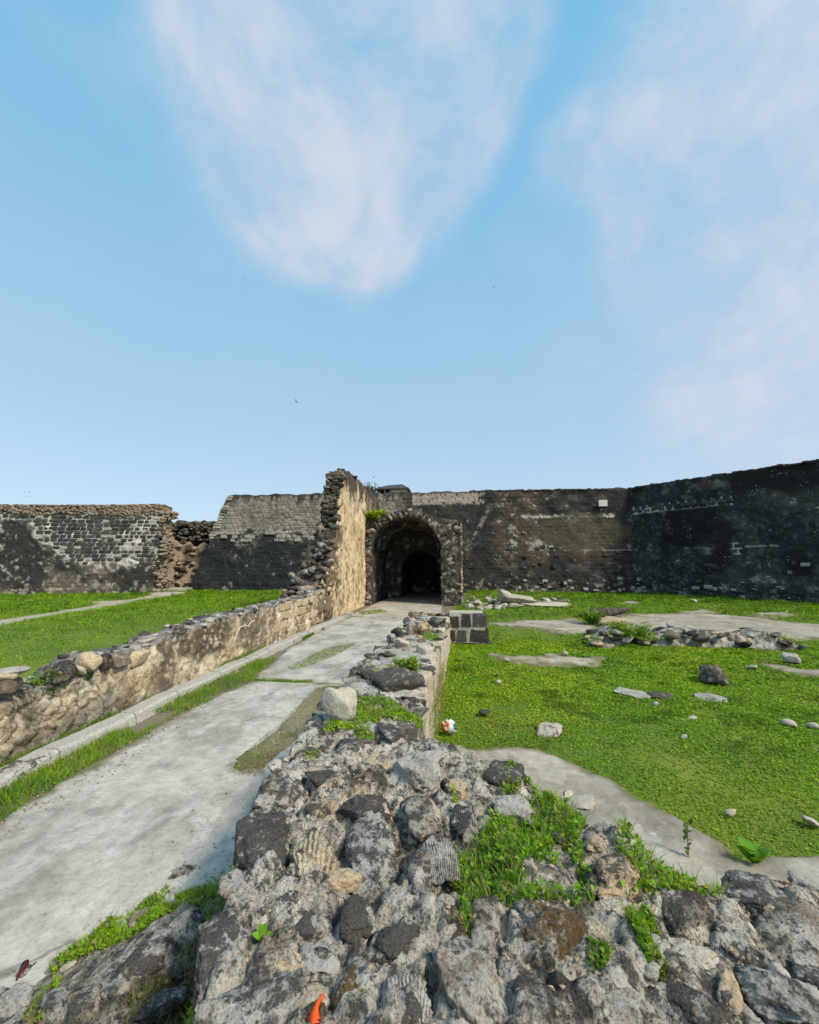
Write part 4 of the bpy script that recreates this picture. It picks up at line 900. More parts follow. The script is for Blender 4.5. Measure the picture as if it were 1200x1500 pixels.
def fg_mesh():
    xs = np.arange(-2.9, 3.1, .0115); ys = np.r_[np.arange(-1.0, .9, .05), np.arange(.9, 4.85, .0115)]
    X, Y = np.meshgrid(xs, ys, indexing='ij'); x, y = X.ravel(), Y.ravel(); z = fg_h(x, y); P = np.stack([x, y, z], 1)
    f1 = fbm(P, 1.3, 3, 211); f2 = fbm(P, 5, 4, 212); f3 = fbm(P, 16, 3, 213); n = len(P)
    c = mixc(np.tile(K(.39, .345, .28), (n, 1)), K(.46, .35, .225), sstep(.0, .6, f1 + .35 * f2)); c = mixc(c, K(.62, .57, .49), .85 * sstep(.05, .55, f3 + .3 * f2))
    c = mixc(c, K(.06, .046, .035), .9 * sstep(.05, .38, -f2 + .45 * f3 - .14)); c = mixc(c, K(.13, .075, .035), .6 * sstep(.35, .8, fbm(P, 2.7, 3, 215)))
    wet = sstep(.3, .9, x) * sstep(3.3, 2.2, x) ; c = mixc(c, K(.50, .44, .35), .55 * wet * sstep(-.3, .4, f1))
    ds = polydist(P[:, :2], SLOPE); dm = polydist(P[:, :2], MASS); so = sstep(0.02, -.05, dm) * (ds > -.05)
    c = mixc(c, mixc(np.tile(K(.20, .165, .11), (n, 1)), K(.36, .34, .30), sstep(-.1, .5, f2)), so)
    pale = so * sstep(-1.55, -2.2, x) * sstep(1.3, 1.8, y); c = mixc(c, K(.45, .42, .37), .8 * pale * sstep(-.5, .2, f2))
    Fq = grid_faces(len(xs), len(ys)); keep = (z[Fq] > -.10).any(1); used = np.unique(Fq[keep]); mp = np.zeros(len(P), int); mp[used] = np.arange(len(used))
    obj('mortar_core', mesh('mortar_core', P[used], mp[Fq[keep]], MT['mortar'], np.clip(c, .02, .7)[used]), ruin)
HERO = [  # photo x, y, half width, half height, kind, lift
 (544, 1247, 40, 50, 'grey', .3), (457, 1252, 38, 36, 'fantan', .25), (378, 1247, 46, 50, 'dark', .2), (465, 1190, 28, 18, 'tan', .2), (537, 1188, 40, 26, 'dark', .2), (616, 1192, 30, 50, 'dark', .2),
 (640, 1250, 31, 52, 'fan', .3), (683, 1203, 20, 22, 'fan', .2), (617, 1285, 30, 31, 'dark', .2), (613, 1133, 45, 25, 'grey', .35), (403, 1123, 11, 18, 'pale', .4), (412, 1168, 42, 24, 'dark', .2), (480, 1142, 36, 20, 'dark', .2),
 (327, 1396, 42, 58, 'grey', .35), (381, 1353, 13, 15, 'pale', .5), (428, 1353, 34, 33, 'dark', .1), (370, 1474, 88, 36, 'grey', .2), (402, 1425, 50, 22, 'tan', .1), (520, 1341, 30, 40, 'dark', .1), (583, 1380, 46, 30, 'dark', .1),
 (521, 1458, 36, 50, 'brown', .15), (592, 1470, 40, 38, 'fan', .15), (687, 1452, 56, 64, 'dark', .25), (664, 1345, 26, 44, 'brown', .15), (711, 1357, 25, 46, 'dark', .2), (815, 1367, 76, 50, 'brown', .25), (787, 1474, 42, 36, 'tan', .1),
 (890, 1474, 50, 34, 'dark', .2), (1012, 1478, 58, 34, 'dark', .2), (896, 1297, 40, 44, 'tan', .6), (873, 1237, 19, 19, 'tan', .5), (906, 1236, 19, 17, 'tan', .5), (850, 1180, 22, 15, 'pale', .5), (830, 1168, 12, 8, 'pale', .5), (737, 1138, 30, 19, 'grey', .35), (757, 1188, 32, 19, 'grey', .3),
 (817, 1228, 10, 11, 'dark', .6), (1105, 1313, 44, 38, 'grey', .5), (1163, 1374, 48, 46, 'dark', .45), (996, 1340, 36, 26, 'dark', .2), (1077, 1396, 14, 8, 'tan', .4), (1088, 1351, 9, 6, 'pale', .5), (1100, 1364, 8, 6, 'pale', .5), (1141, 1425, 14, 8, 'pale', .4),
 (1146, 1460, 60, 42, 'grey', .15), (1068, 1455, 17, 36, 'tan', .2), (1195, 1440, 30, 26, 'grey', .2), (273, 1282, 26, 14, 'dark', .4), (327, 1323, 14, 25, 'grey', .4), (297, 1350, 13, 12, 'grey', .4), (207, 1353, 26, 15, 'dark', .3), (213, 1412, 42, 28, 'grey', .2),
 (110, 1413, 20, 9, 'pale', .3), (80, 1477, 22, 26, 'grey', .4), (120, 1482, 26, 20, 'dark', .3), (230, 1480, 42, 24, 'grey', .25), (20, 1468, 20, 20, 'grey', .3), (170, 1446, 22, 14, 'dark', .25), (258, 1420, 12, 22, 'grey', .4), (345, 1300, 24, 22, 'dark', .1),
 (505, 1285, 30, 16, 'tan', -.1), (580, 1320, 26, 20, 'grey', .0), (470, 1400, 34, 24, 'grey', .0), (430, 1300, 34, 20, 'tan', -.1), (740, 1300, 18, 14, 'tan', .2), (940, 1390, 30, 40, 'grey', .0), (1010, 1400, 40, 20, 'pale', -.1), (460, 1470, 22, 30, 'tan', .0),
 (560, 1120, 36, 16, 'tan', .0), (520, 1095, 34, 14, 'dark', .1), (450, 1105, 26, 12, 'dark', .1), (575, 1080, 30, 16, 'grey', .2), (430, 1140, 14, 10, 'pale', .3), (670, 1150, 22, 16, 'tan', .1), (1180, 1300, 26, 12, 'grey', .3), (1130, 1275, 20, 8, 'grey', .2), (640, 1105, 18, 10, 'grey', .3), (666, 1098, 22, 7, 'tan', .2)]
def hero_place():
    for i, (px, py, hw, hh, kind, lift) in enumerate(HERO):
        p, t = fg_hit(px, py); d = ray(px, py); s = t / F; el = math.atan2(-d[2], math.hypot(d[0], d[1]))
        a = hw * s * 1.0; b = min(max(hh * s / math.sin(el) * .74, a * .5), a * 2.2); HEROP.append((p, a, b, math.atan2(d[0], d[1])))
hero_place(); fg_mesh()
def hero_stones():
    for i, ((px, py, hw, hh, kind, lift), (p, a, b, az)) in enumerate(zip(HERO, HEROP)):
        zr = max(.60 * min(a, b), .02); fan = kind.startswith('fan'); sub = 5 if hw > 36 else (4 if hw > 16 else 3)
        me = rock_mesh('stone', i * 3 + 1, sub, MT[kind], box=.35 + .3 * random.random(), rough=1.25, fan=fan)
        obj('stone', me, ruin, (p[0], p[1], p[2] + zr * (lift - .34)), (random.uniform(-.2, .2), random.uniform(-.2, .2), -az + random.uniform(-.15, .15)), (a, b, zr))
hero_stones()
# stem of the wall, running to the block pier
def stem_top(y): return .79 + .04 * np.sin(y * 1.3) + .03 * np.sin(y * 3.7 + 1)
SY0, SY1 = 4.45, 13.0
def stem_front(u, f): y = SY0 + (SY1 - SY0) * u; return np.stack([np.full(len(u), -.42) - .03 * f, y], 1)
def stem_back(u, f): y = SY0 + (SY1 - SY0) * u; return np.stack([np.full(len(u), -1.42) + .10 * f + .06 * np.sin(y * 2.3), y], 1)
def stem_disp(P, U, REG):
    r = (REG != 0) * 1.0; rib = fbm(np.c_[P[:, 1] * 5.5, P[:, 2] * .7, P[:, 2] * 0], 1, 4, 221)
    d1, d2, _ = worley(P, 5.5, 7)
    return (1 - r) * (.035 * rib + .012 * fbm(P, 9, 2, 2)) + r * (.05 * fbm(P, 2, 3, 222) + .03 * fbm(P, 6, 3, 223) + .03 * (sstep(0, .35, d2 - d1) - .5) + .012 * ridged(P, 14, 3, 4))
def stem_col(P, U, REG):
    n = len(P); f1 = fbm(P, 1.2, 3, 225); f2 = fbm(P, 5, 4, 226); f3 = fbm(P, 15, 3, 227); rib = fbm(np.c_[P[:, 1] * 5.5, P[:, 2] * .7, P[:, 2] * 0], 1, 4, 221)
    cf = mixc(np.tile(K(.54, .44, .30), (n, 1)), K(.11, .075, .045), sstep(.05, -.45, rib)); cf = mixc(cf, K(.60, .53, .41), .7 * sstep(.2, .6, rib + .2 * f3))
    ct = mixc(np.tile(K(.33, .31, .275), (n, 1)), K(.40, .34, .25), sstep(.1, .7, f1)); ct = mixc(ct, K(.05, .045, .04), .9 * sstep(.05, .55, f2)); ct = mixc(ct, K(.52, .49, .44), .8 * sstep(.25, .8, f3))
    return np.clip(mixc(ct, cf, (REG == 0).astype(float)), .02, .7)
loft('core', stem_front, stem_back, lambda u: stem_top(SY0 + (SY1 - SY0) * u), 420, 26, 46, stem_disp, stem_col, 'mortar', ruin)
def stem_stones():
    for i in range(205):
        y = 3.7 + 9.3 * random.random() ** 1.3; x = random.uniform(-1.42, -.50); s = random.uniform(.03, .085) * (1 + .05 * y)
        if random.random() < .35: x = random.choice([-1.40, -1.36, -.52])
        put_rock('stone', random.choice(['grey', 'dark', 'dark', 'tan', 'grey', 'grey', 'brown']), 3 if y < 6 else 2, (x, y, float(stem_top(y)) - .015), (s * random.uniform(.9, 1.6), s * random.uniform(.9, 1.6), s * .55), ruin, .5)
    for px, py, hw, hh, k in ((618, 919, 15, 12, 'tan'), (602, 921, 8, 13, 'dark'), (582, 929, 9, 10, 'dark'), (588, 943, 13, 8, 'pale'), (640, 912, 14, 10, 'dark'), (575, 935, 8, 7, 'pale'), (556, 957, 10, 8, 'grey'), (590, 1000, 40, 14, 'dark'), (540, 990, 16, 10, 'dark'), (520, 1012, 12, 10, 'grey'), (625, 955, 14, 10, 'pale')):
        p = g(px, py + hh * .5, .80); sc_ = p[1] / F; obj('stone', rock_mesh('stone', px, 3, MT[k], box=.5), ruin, (p[0], p[1], .80 + hh * sc_ * .5), (random.uniform(-.2, .2), random.uniform(-.2, .2), random.uniform(0, 3)), (hw * sc_, hw * sc_, hh * sc_))
    it = []
    for i in range(1500):                                             # gravel and crumbs of mortar on the near part
        x = random.uniform(-1.3, 2.8); y = random.uniform(1.0, 4.6); it.append((x, y))
    A = np.array(it); h = fg_h(A[:, 0], A[:, 1]); ok = (h > .15)
    join_boxes('gravel', [((a[0], a[1], hh - .002), (rng.uniform(.008, .03), rng.uniform(.008, .024), rng.uniform(.005, .012)), rng.uniform(0, 3)) for a, hh in zip(A[ok], h[ok])], MT['tan'], ruin, .14)
stem_stones()

def path_grit():
    n = 1500; y = rng.uniform(1.8, 9, n); e = rng.random(n) < .5
    x = np.where(e, slab_left(y) + np.abs(rng.normal(0, .18, n)), -1.55 - np.abs(rng.normal(0, .35, n)))
    join_boxes('grit', [((a, b, .040), (rng.uniform(.006, .022), rng.uniform(.006, .02), rng.uniform(.004, .012)), rng.uniform(0, 3)) for a, b in zip(x, y)], MT['tan'], path, .14)
path_grit()
# short pier of squared blocks butting against the ruined wall
pier = thing('block_pier', 'short stub of squared dark blocks with thick white mortar joints', 'wall')
bl, br_ = aty(658, 942, 12.55), aty(716, 942, 12.55)
box('mortar_bed', ((bl[0] + br_[0]) / 2 - .05, 13.0, .38), (br_[0] - bl[0] - .06, .86, .80), MT['blockpale'], pier, .02)
for x0, x1, y0, y1 in ((657, 674, 902, 920), (675, 690.5, 900, 919), (692, 714, 899, 919), (657, 668, 922, 939.5), (670, 684.5, 922, 940), (687, 716, 921, 941), (694, 720, 942.5, 948)):
    a = aty(x0, y1, 12.55); b = aty(x1, y0, 12.55)
    obj('block', block_lib('block'), pier, ((a[0] + b[0]) / 2, 12.80, (a[2] + b[2]) / 2), (0, 0, 0), (b[0] - a[0], .50, b[2] - a[2]))
box('mortar_cap', ((bl[0] + br_[0]) / 2 - .06, 13.0, .80), (br_[0] - bl[0] - .15, .7, .06), MT['pale'], pier)

# ------------------------------------------------------------------ slabs of old floors in the right-hand lawn
pave = tag(obj('pavement', None), kind='structure')
PAVE = [(gp([(640, 1092), (700, 1098), (790, 1098), (835, 1118), (880, 1140), (960, 1185), (1060, 1240), (1075, 1262), (1200, 1262), (1300, 1290), (1300, 1400), (1100, 1400), (900, 1300), (700, 1180)]), .045, .02, -.1),
        (gp([(716, 958), (800, 956), (880, 961), (884, 968), (860, 973), (790, 971), (735, 966)]), .05, .04, 0),
        (gp([(716, 915), (760, 909), (838, 906), (870, 914), (902, 922), (894, 931), (820, 929), (760, 920)]), .06, .05, .1),
        (gp([(864, 911), (880, 903), (930, 899), (985, 899), (1060, 901), (1130, 908), (1210, 914), (1320, 918), (1320, 945), (1200, 937), (1100, 939), (1010, 937), (940, 930), (900, 921)]), .06, .07, .2),
        (gp([(1118, 972), (1150, 975), (1210, 982), (1300, 990), (1300, 1008), (1200, 994), (1160, 988)]), .05, .04, .1),
        (gp([(905, 883), (930, 880), (945, 884), (925, 887)]), .05, .1, .3), (gp([(985, 897), (1030, 893), (1060, 898), (1010, 901)]), .07, .1, .3), (gp([(1092, 900), (1150, 897), (1168, 902), (1110, 906)]), .07, .1, .2)]
for i, (poly, z, res, warm) in enumerate(PAVE): slab_patch('slab', poly, z - .02, res, pave, 20 + i, warm=warm, edge=.30 if res > .03 else .10, thick=.05, bump=.012, follow=res > .03, dirt=.14 if res < .03 else .45, col=lambda P, w=warm, i=i: conc_col(P, w + .25, 20 + i) * K(.86, .83, .77))

# low ruined foundation across the lawn
found = thing('ruined_foundation', 'low line of dark crumbling foundation stones crossing the lawn between floor slabs', 'ruin')
fA, fB = np.array(g(868, 948)), np.array(g(1180, 952))
def fo_top(u): return .10 + .30 * np.exp(-((u - .12) / .10) ** 2) + .34 * np.exp(-((u - .52) / .22) ** 2) + .26 * np.exp(-((u - .86) / .09) ** 2)
fin = inward_of(fA, fB)
loft('core', lambda u, f: fA + (fB - fA) * u[:, None] + fin * .25 * f, lambda u, f: fA + (fB - fA) * u[:, None] + fin * (1.15 - .2 * f), fo_top, 220, 12, 24, lambda P, U, REG: .07 * fbm(P, 2, 3, 31) + .05 * fbm(P, 6, 3, 32),
     lambda P, U, REG: mixc(mixc(np.tile(K(.20, .175, .145), (len(P), 1)), K(.045, .04, .035), sstep(-.2, .4, fbm(P, 4, 4, 33))), K(.42, .38, .32), sstep(.3, .8, fbm(P, 9, 3, 34))), 'mortar', found)
for i in range(110):
    u = random.random(); q = fA + (fB - fA) * u + fin * random.uniform(.02, 1.0); s = random.uniform(.06, .17)
    put_rock('stone', random.choice(['rubdark', 'dark', 'grey', 'tan']), 2, (q[0], q[1], float(fo_top(np.array(u))) * random.uniform(.5, 1)), (s * 1.4, s * 1.2, s * .7), found)
# rubble remains by the gate
heap = thing('rubble_heap', 'tumbled pale stones in rows on the grass mound beside the gate pier', 'rubble')
def heap_stones():
    for i in range(120):
        if i < 60: px = random.uniform(682, 735); py = random.uniform(876, 892)
        elif i < 100: px = random.uniform(735, 835); py = random.uniform(880, 890) - (px > 800) * 2
        else: px = random.uniform(700, 790); py = random.uniform(862, 867)
        x, y = g(px, py); z = float(ground_z(np.array([x]), np.array([y]))[0]); s = random.uniform(.10, .26)
        k = (H - z) / H; x, y = x * k, y * k; z = float(ground_z(np.array([x]), np.array([y]))[0])
        put_rock('stone', random.choice(['pale', 'grey', 'rubble', 'rubdark', 'pale']), 2, (x, y, z + s * .12), (s * random.uniform(.9, 1.7), s, s * .6), heap)
    for px, py, w, h, d_ in ((757, 882, .9, .42, .8), (740, 880, .35, .6, .5), (790, 887, 1.5, .18, .9), (815, 885, .8, .14, .7), (760, 865, 1.3, .2, .7), (733, 866, .7, .3, .6)):
        x, y = g(px, py); z = float(ground_z(np.array([x]), np.array([y]))[0]); k = (H - z) / H; x, y = x * k, y * k
        put_rock('slab', 'pale', 3, (x, y, z + h * .35), (w, d_, h * .7), heap, .06, random.uniform(-.2, .2))
heap_stones()
fallen = thing('stone_block', 'long fallen block lying on a tan boulder at the edge of a floor slab', 'stone')
x, y = g(893, 906); put_rock('block', 'rubdark', 3, (x, y + .5, .18), (1.15, .35, .22), fallen, .03, .1); put_rock('boulder', 'tan', 3, (*g(893, 917), .1), (.55, .35, .22), fallen, .05, 0)

# ------------------------------------------------------------------ loose stones
def loose(px, py, hw, hh, kind, label, z=0.0, box_=.5, sub=4, flat=None, name='rock', zr=None):
    x, y = g(px, py + hh * .8, z); s = math.hypot(x, y) / F; a = hw * s; h = hh * s if zr is None else zr
    me = rock_mesh(name, px + py, sub, MT[kind], box=box_, rough=.9)
    return tag(obj(name, me, None, (x, y + a * .5, z + h * .75), (random.uniform(-.1, .1), random.uniform(-.1, .1), -math.atan2(x, y)), (a, a * (flat or .9), h)), label, 'rock')
loose(492, 1040, 26, 25, 'pale', 'large pale boulder resting on the ruined wall beside a green weed patch', .80, .45)
loose(805, 1074, 20, 5, 'pale', 'flat whitish stone lying in the lawn near the floor slab', .0)
loose(1055, 994, 16, 11, 'dark', 'dark craggy round rock standing alone in the lawn', .0)
loose(934, 1021, 23, 4, 'grey', 'flat grey stone sunk in the lawn, dark hollow at its side', -.02)
loose(972, 1023, 16, 5, 'dark', 'low dark stone sunk in the lawn beside a flat grey one', -.03)
loose(1044, 1027, 19, 4, 'grey', 'flat pale slab of stone sunk in the lawn with bare soil round it', -.02)
loose(1164, 967, 8, 6, 'grey', 'grey and white broken stones at the end of the crumbling foundation', .0)
loose(1104, 979, 5, 3, 'pale', 'pebble in the lawn before the crumbling foundation', .0, sub=2)
loose(710, 1044, 9, 2, 'grey', 'half buried grey stone in the lawn near the crumpled wrapper', .0, sub=3)
for px, py, hw, hh in ((743, 967, 5, 3), (829, 957, 4, 3), (961, 1032, 4, 3), (1016, 1054, 5, 3), (1004, 1082, 4, 4), (1160, 1062, 7, 4), (1196, 1066, 6, 4), (1072, 1194, 6, 4), (731, 999, 4, 3), (1192, 1208, 8, 5), (842, 1019, 3, 2), (1017, 880, 4, 3)):
    loose(px, py, hw, hh, 'pale', 'small whitish stone scattered in the lawn beside the ruined wall', .0, sub=2)['group'] = 'small stones scattered in the lawn'

# ------------------------------------------------------------------ grass
def scatter(n, x0, x1, y0, y1, pw=1.0):
    x = rng.uniform(x0, x1, n); y = y0 + (y1 - y0) * rng.random(n) ** pw; return np.stack([x, y], 1)
def in_view(P, m=60):
    """keep what the frame (with a margin) can see"""
    c, s = math.cos(YAW), math.sin(YAW); xr = P[:, 0] * c + P[:, 1] * s; yf = -P[:, 0] * s + P[:, 1] * c
    return (yf > .3) & (np.abs(xr) < yf * 1.36 + 1.2)
STONES_XY = []
def lawn(name, label, n, x0, x1, y0, y1, mask, pw, size, yel, seed, leafy=.5):
    P = scatter(n, x0, x1, y0, y1, pw); P = P[in_view(P)]; P = P[mask(P)]
    z = ground_z(P[:, 0], P[:, 1]); Q = np.c_[P, z]; d = np.hypot(P[:, 0], P[:, 1]); k = size * np.clip(d / 7, .75, 6)
    pat = fbm(Q, 1.1, 3, seed + 5); thin = rng.random(len(Q)) < sstep(-1.15, -.35, pat) * .85 + .2; Q, k, pat = Q[thin], k[thin], pat[thin]
    lf = rng.random(len(Q)) < leafy; c = greens(Q, yel, .035, .55, seed)
    hgt = (.75 + .75 * np.clip(pat, -.6, 1)); cl_ = sstep(.2, .8, fbm(Q, 2.6, 3, seed + 8)); c = c * (1 - .42 * cl_)[:, None]; hgt = hgt * (1 + .8 * cl_)
    dr = sstep(.3, .8, fbm(Q, .9, 4, seed + 10)) * .35; c = mixc(c, K(.33, .31, .06), dr * (rng.random(len(Q)) < .6))
    A = Q[lf].copy(); A[:, 2] += rng.uniform(.005, .03, len(A)) * k[lf] / size * hgt[lf]
    return stuff(name, [leaves(A, .031 * k[lf] / size * rng.uniform(.6, 1.4, lf.sum()) * size, .5, c[lf]), blades(Q[~lf], .042 * k[~lf] / size * hgt[~lf] * size, .0060 * k[~lf], .8, c[~lf])], label)
pave_polys = [p for p, *_ in PAVE]
def mask_right(P):
    ok = P[:, 0] > -.40
    n3 = (.10 + .30 * sstep(7, 11, P[:, 1])) * fbm(np.c_[P, P[:, 0] * 0], 2.0, 4, 77)
    for poly in pave_polys: ok &= polydist(P, poly) + n3 < -.02 + .0 * P[:, 0]
    ok &= fg_h(P[:, 0], P[:, 1], False) < -.05
    ok &= ~((P[:, 0] < .75) & (P[:, 1] > 12.5) & (P[:, 1] < 13.4))
    bare = fbm(np.c_[P, P[:, 0] * 0], 1.7, 3, 91) > .62
    return ok & ~(bare & (rng.random(len(P)) < .7))
def mask_far(P):
    ok = np.ones(len(P), bool)
    n3 = .75 * fbm(np.c_[P * [.6, 1.6], P[:, 0] * 0], .9, 4, 78) - .15
    for poly in pave_polys[1:]: ok &= polydist(P, poly) + n3 < 0
    ok &= ~((P[:, 0] < .3) & (P[:, 1] > 23.0)); ok &= (P[:, 0] > -.6)
    return ok
def mask_left(P):
    ok = P[:, 0] < face_x(P[:, 1]) - PW + .05; n3 = .25 * fbm(np.c_[P, P[:, 0] * 0], 1.2, 3, 79)
    for poly in DIRT: ok &= polydist(P, poly) + n3 < 0
    ok &= ~((P[:, 0] > -7.4) & (P[:, 1] > 14.5))
    return ok
lawn('clover_lawn', 'short bright green clover and grass turf beside the ruined wall', 430000, -.4, 13, 3.0, 13.2, mask_right, 1.15, 1.0, .34, 3, .5)
lawn('far_turf', 'green turf between the floor slabs and the fortress walls', 110000, -.6, 27, 12.9, 35.2, mask_far, 1.2, 1.0, .05, 5, .3)
lawn('mown_turf', 'short mown turf beyond the parapet wall', 210000, -44, -5.5, 3.5, 34.5, mask_left, 1.0, .9, .12, 7, .15)

def strip(n, f, h, w, yel=.0, dry=.1, leafy=.2, z=None, lean=.8, cmul=1.0):
    """grass on an area given by pixel polygon (on the ground) or by a point function"""
    if callable(f): Q = f(n)
    else:
        lo, hi = f.min(0), f.max(0); P = scatter(n, lo[0], hi[0], lo[1], hi[1]); P = P[inpoly(P, f)]; Q = np.c_[P, np.full(len(P), .03 if z is None else z)]
    c = greens(Q, yel, dry, 1.5, 12) * cmul; lf = rng.random(len(Q)) < leafy; k = rng.uniform(.5, 1.3, len(Q)); A = Q[lf].copy(); A[:, 2] += rng.uniform(.0, .6, len(A)) * h
    return [leaves(A, w * 5 * k[lf], .6, c[lf]), blades(Q[~lf], h * k[~lf], np.full((~lf).sum(), w), lean, c[~lf])]
def kerb_grass(n):
    y = 2.2 + 14.5 * rng.random(n) ** 1.35; a = kerb_x(y) - .0; b = slab_left(y) + .10 * fbm(np.c_[y * 0, y, y * 0], 2.2, 3, 5) + .02; x = a + (b - a) * rng.random(n) ** 1.2
    keep = fbm(np.c_[x * 2, y, x * 0], 1.1, 3, 14) > np.interp(y, [3, 7, 9, 12, 17], [-.55, -.35, -.1, .15, .3]); return np.c_[x, y, np.full(n, .0)][keep]
def foot_grass(n):
    y = 2.2 + 11.5 * rng.random(n) ** 1.5; x = face_x(y) + .02 + .20 * rng.random(n); keep = fbm(np.c_[x, y, x * 0], .9, 3, 15) > np.interp(y, [3, 6, 8, 13], [-.25, -.1, .1, .4]); return np.c_[x, y, np.full(n, .02)][keep]
def joint_grass(n):
    x = rng.uniform(-4.4, -1.7, n); y = yj + .02 + rng.normal(0, .035, n); keep = fbm(np.c_[x, x * 0, x * 0], 1.6, 2, 16) > .05; return np.c_[x, y, np.full(n, .015)][keep]
stuff('kerb_grass', strip(26000, kerb_grass, .085, .006, -.05, .10, .12) + strip(9000, foot_grass, .10, .006, -.15, .12, .3) + strip(2500, joint_grass, .07, .006, -.05, .08, .1), 'ragged green grass growing along the kerb and slab joints of the path')
stuff('dry_grass', strip(9000, SOILP, .018, .004, .3, .5, .2, .05) + strip(5000, gp([(455, 963), (480, 950), (520, 945), (500, 958), (470, 972), (430, 985), (420, 980)]), .03, .006, .3, .3, .3, .035) + strip(2500, gp([(525, 897), (560, 894), (570, 898), (530, 903)]), .03, .012, .2, .3, .3, .05), 'patches of dry yellowish grass on the concrete path')

def surf_weeds(poly_px, n, dens_seed, h, w, yel, dry, leafy, zoff=0.0, hf=fg_h, thr=-.4):
    pts = np.array([fg_hit(*p)[0][:2] for p in poly_px]); lo, hi = pts.min(0), pts.max(0); P = scatter(n, lo[0], hi[0], lo[1], hi[1]); P = P[inpoly(P, pts)]
    P = P[fbm(np.c_[P, P[:, 0] * 0], 4, 3, dens_seed) > thr]
    return strip(0, lambda _: np.c_[P, hf(P[:, 0], P[:, 1]) + zoff], h, w, yel, dry, leafy)
weeds = surf_weeds([(662, 1300), (668, 1250), (700, 1230), (720, 1200), (770, 1190), (735, 1165), (765, 1125), (800, 1128), (815, 1155), (870, 1160), (840, 1175), (880, 1215), (850, 1240), (865, 1290), (872, 1335), (800, 1342), (740, 1325), (690, 1318)], 34000, 3, .09, .0058, .06, .07, .55, 0, thr=-.5)
weeds += surf_weeds([(915, 1330), (905, 1275), (925, 1225), (985, 1205), (1050, 1245), (1075, 1290), (1065, 1335), (1010, 1320), (960, 1320)], 15000, 4, .085, .0055, .05, .16, .5, thr=-.8)
weeds += surf_weeds([(915, 1345), (950, 1350), (985, 1390), (990, 1425), (955, 1430), (930, 1390)], 2600, 5, .05, .005, .25, .2, .5, thr=.05)
weeds += surf_weeds([(640, 1145), (660, 1148), (672, 1175), (655, 1185), (642, 1165)], 900, 6, .06, .005, .3, .05, .5)
weeds += surf_weeds([(860, 1410), (900, 1405), (890, 1430), (865, 1430)], 300, 7, .04, .004, .3, .2, .5) + surf_weeds([(675, 1330), (690, 1340), (690, 1370), (675, 1365)], 300, 8, .05, .004, .1, .2, .5)
stuff('weed_patch', weeds, 'lush green weeds and clover overgrowing the broken foreground end of the ruined wall', 'weeds')
slope = surf_weeds([(262, 1295), (330, 1268), (345, 1290), (335, 1320), (300, 1360), (262, 1350), (255, 1320)], 9000, 9, .055, .005, -.05, .12, .3, thr=-1)
slope += surf_weeds([(70, 1420), (150, 1362), (250, 1300), (262, 1345), (200, 1380), (150, 1400), (90, 1440)], 6500, 10, .05, .005, .1, .12, .5)
slope += surf_weeds([(190, 1460), (240, 1430), (290, 1380), (290, 1470), (230, 1500), (180, 1500)], 5000, 11, .05, .005, .0, .35, .2) + surf_weeds([(50, 1460), (95, 1425), (60, 1500), (30, 1500)], 1800, 12, .05, .005, .15, .25, .4)
stuff('slope_grass', slope, 'grass and low weeds on the stony slope between the concrete path and the ruined wall')
def top_patch(px_poly, n, h, w, yel, dry, leafy):
    pts = gp(px_poly, .82); lo, hi = pts.min(0), pts.max(0); P = scatter(n, lo[0], hi[0], lo[1], hi[1]); P = P[inpoly(P, pts)]; return strip(0, lambda _: np.c_[P, np.maximum(stem_top(P[:, 1]), fg_h(P[:, 0], P[:, 1]))], h, w, yel, dry, leafy)
wt = top_patch([(520, 1020), (560, 1018), (600, 1038), (622, 1045), (615, 1058), (560, 1050), (545, 1085), (525, 1085), (520, 1065), (475, 1072), (480, 1058), (525, 1050)], 9000, .05, .005, .28, .08, .6)
wt += top_patch([(535, 990), (560, 975), (600, 965), (618, 975), (600, 995), (560, 1000)], 4500, .035, .006, .35, .25, .5) + top_patch([(622, 925), (645, 928), (640, 936), (618, 932)], 1000, .05, .008, .3, .1, .4) + top_patch([(440, 1092), (465, 1090), (468, 1104), (442, 1106)], 700, .03, .004, .3, .2, .6)
wt += strip(1500, lambda n: (lambda y: np.c_[-.42 + rng.uniform(0, .06, n), y, rng.uniform(0, .5, n)])(rng.uniform(5.2, 7.8, n)), .07, .005, .2, .4, .5)
stuff('wall_top_weeds', wt, 'yellow green weeds growing on top of the ruined wall by the pale boulder', 'weeds')
stuff('foundation_weeds', strip(2600, lambda n: (lambda u: np.c_[fA + (fB - fA) * u[:, None] + fin * rng.uniform(-.15, 1.1, (n, 1)), fo_top(u) * .9])(rng.choice([.0, .18, .22, .3, .95, 1.0], n) + rng.normal(0, .05, n)), .10, .012, -.1, .1, .6), 'low dark weeds growing over the crumbling foundation', 'weeds')

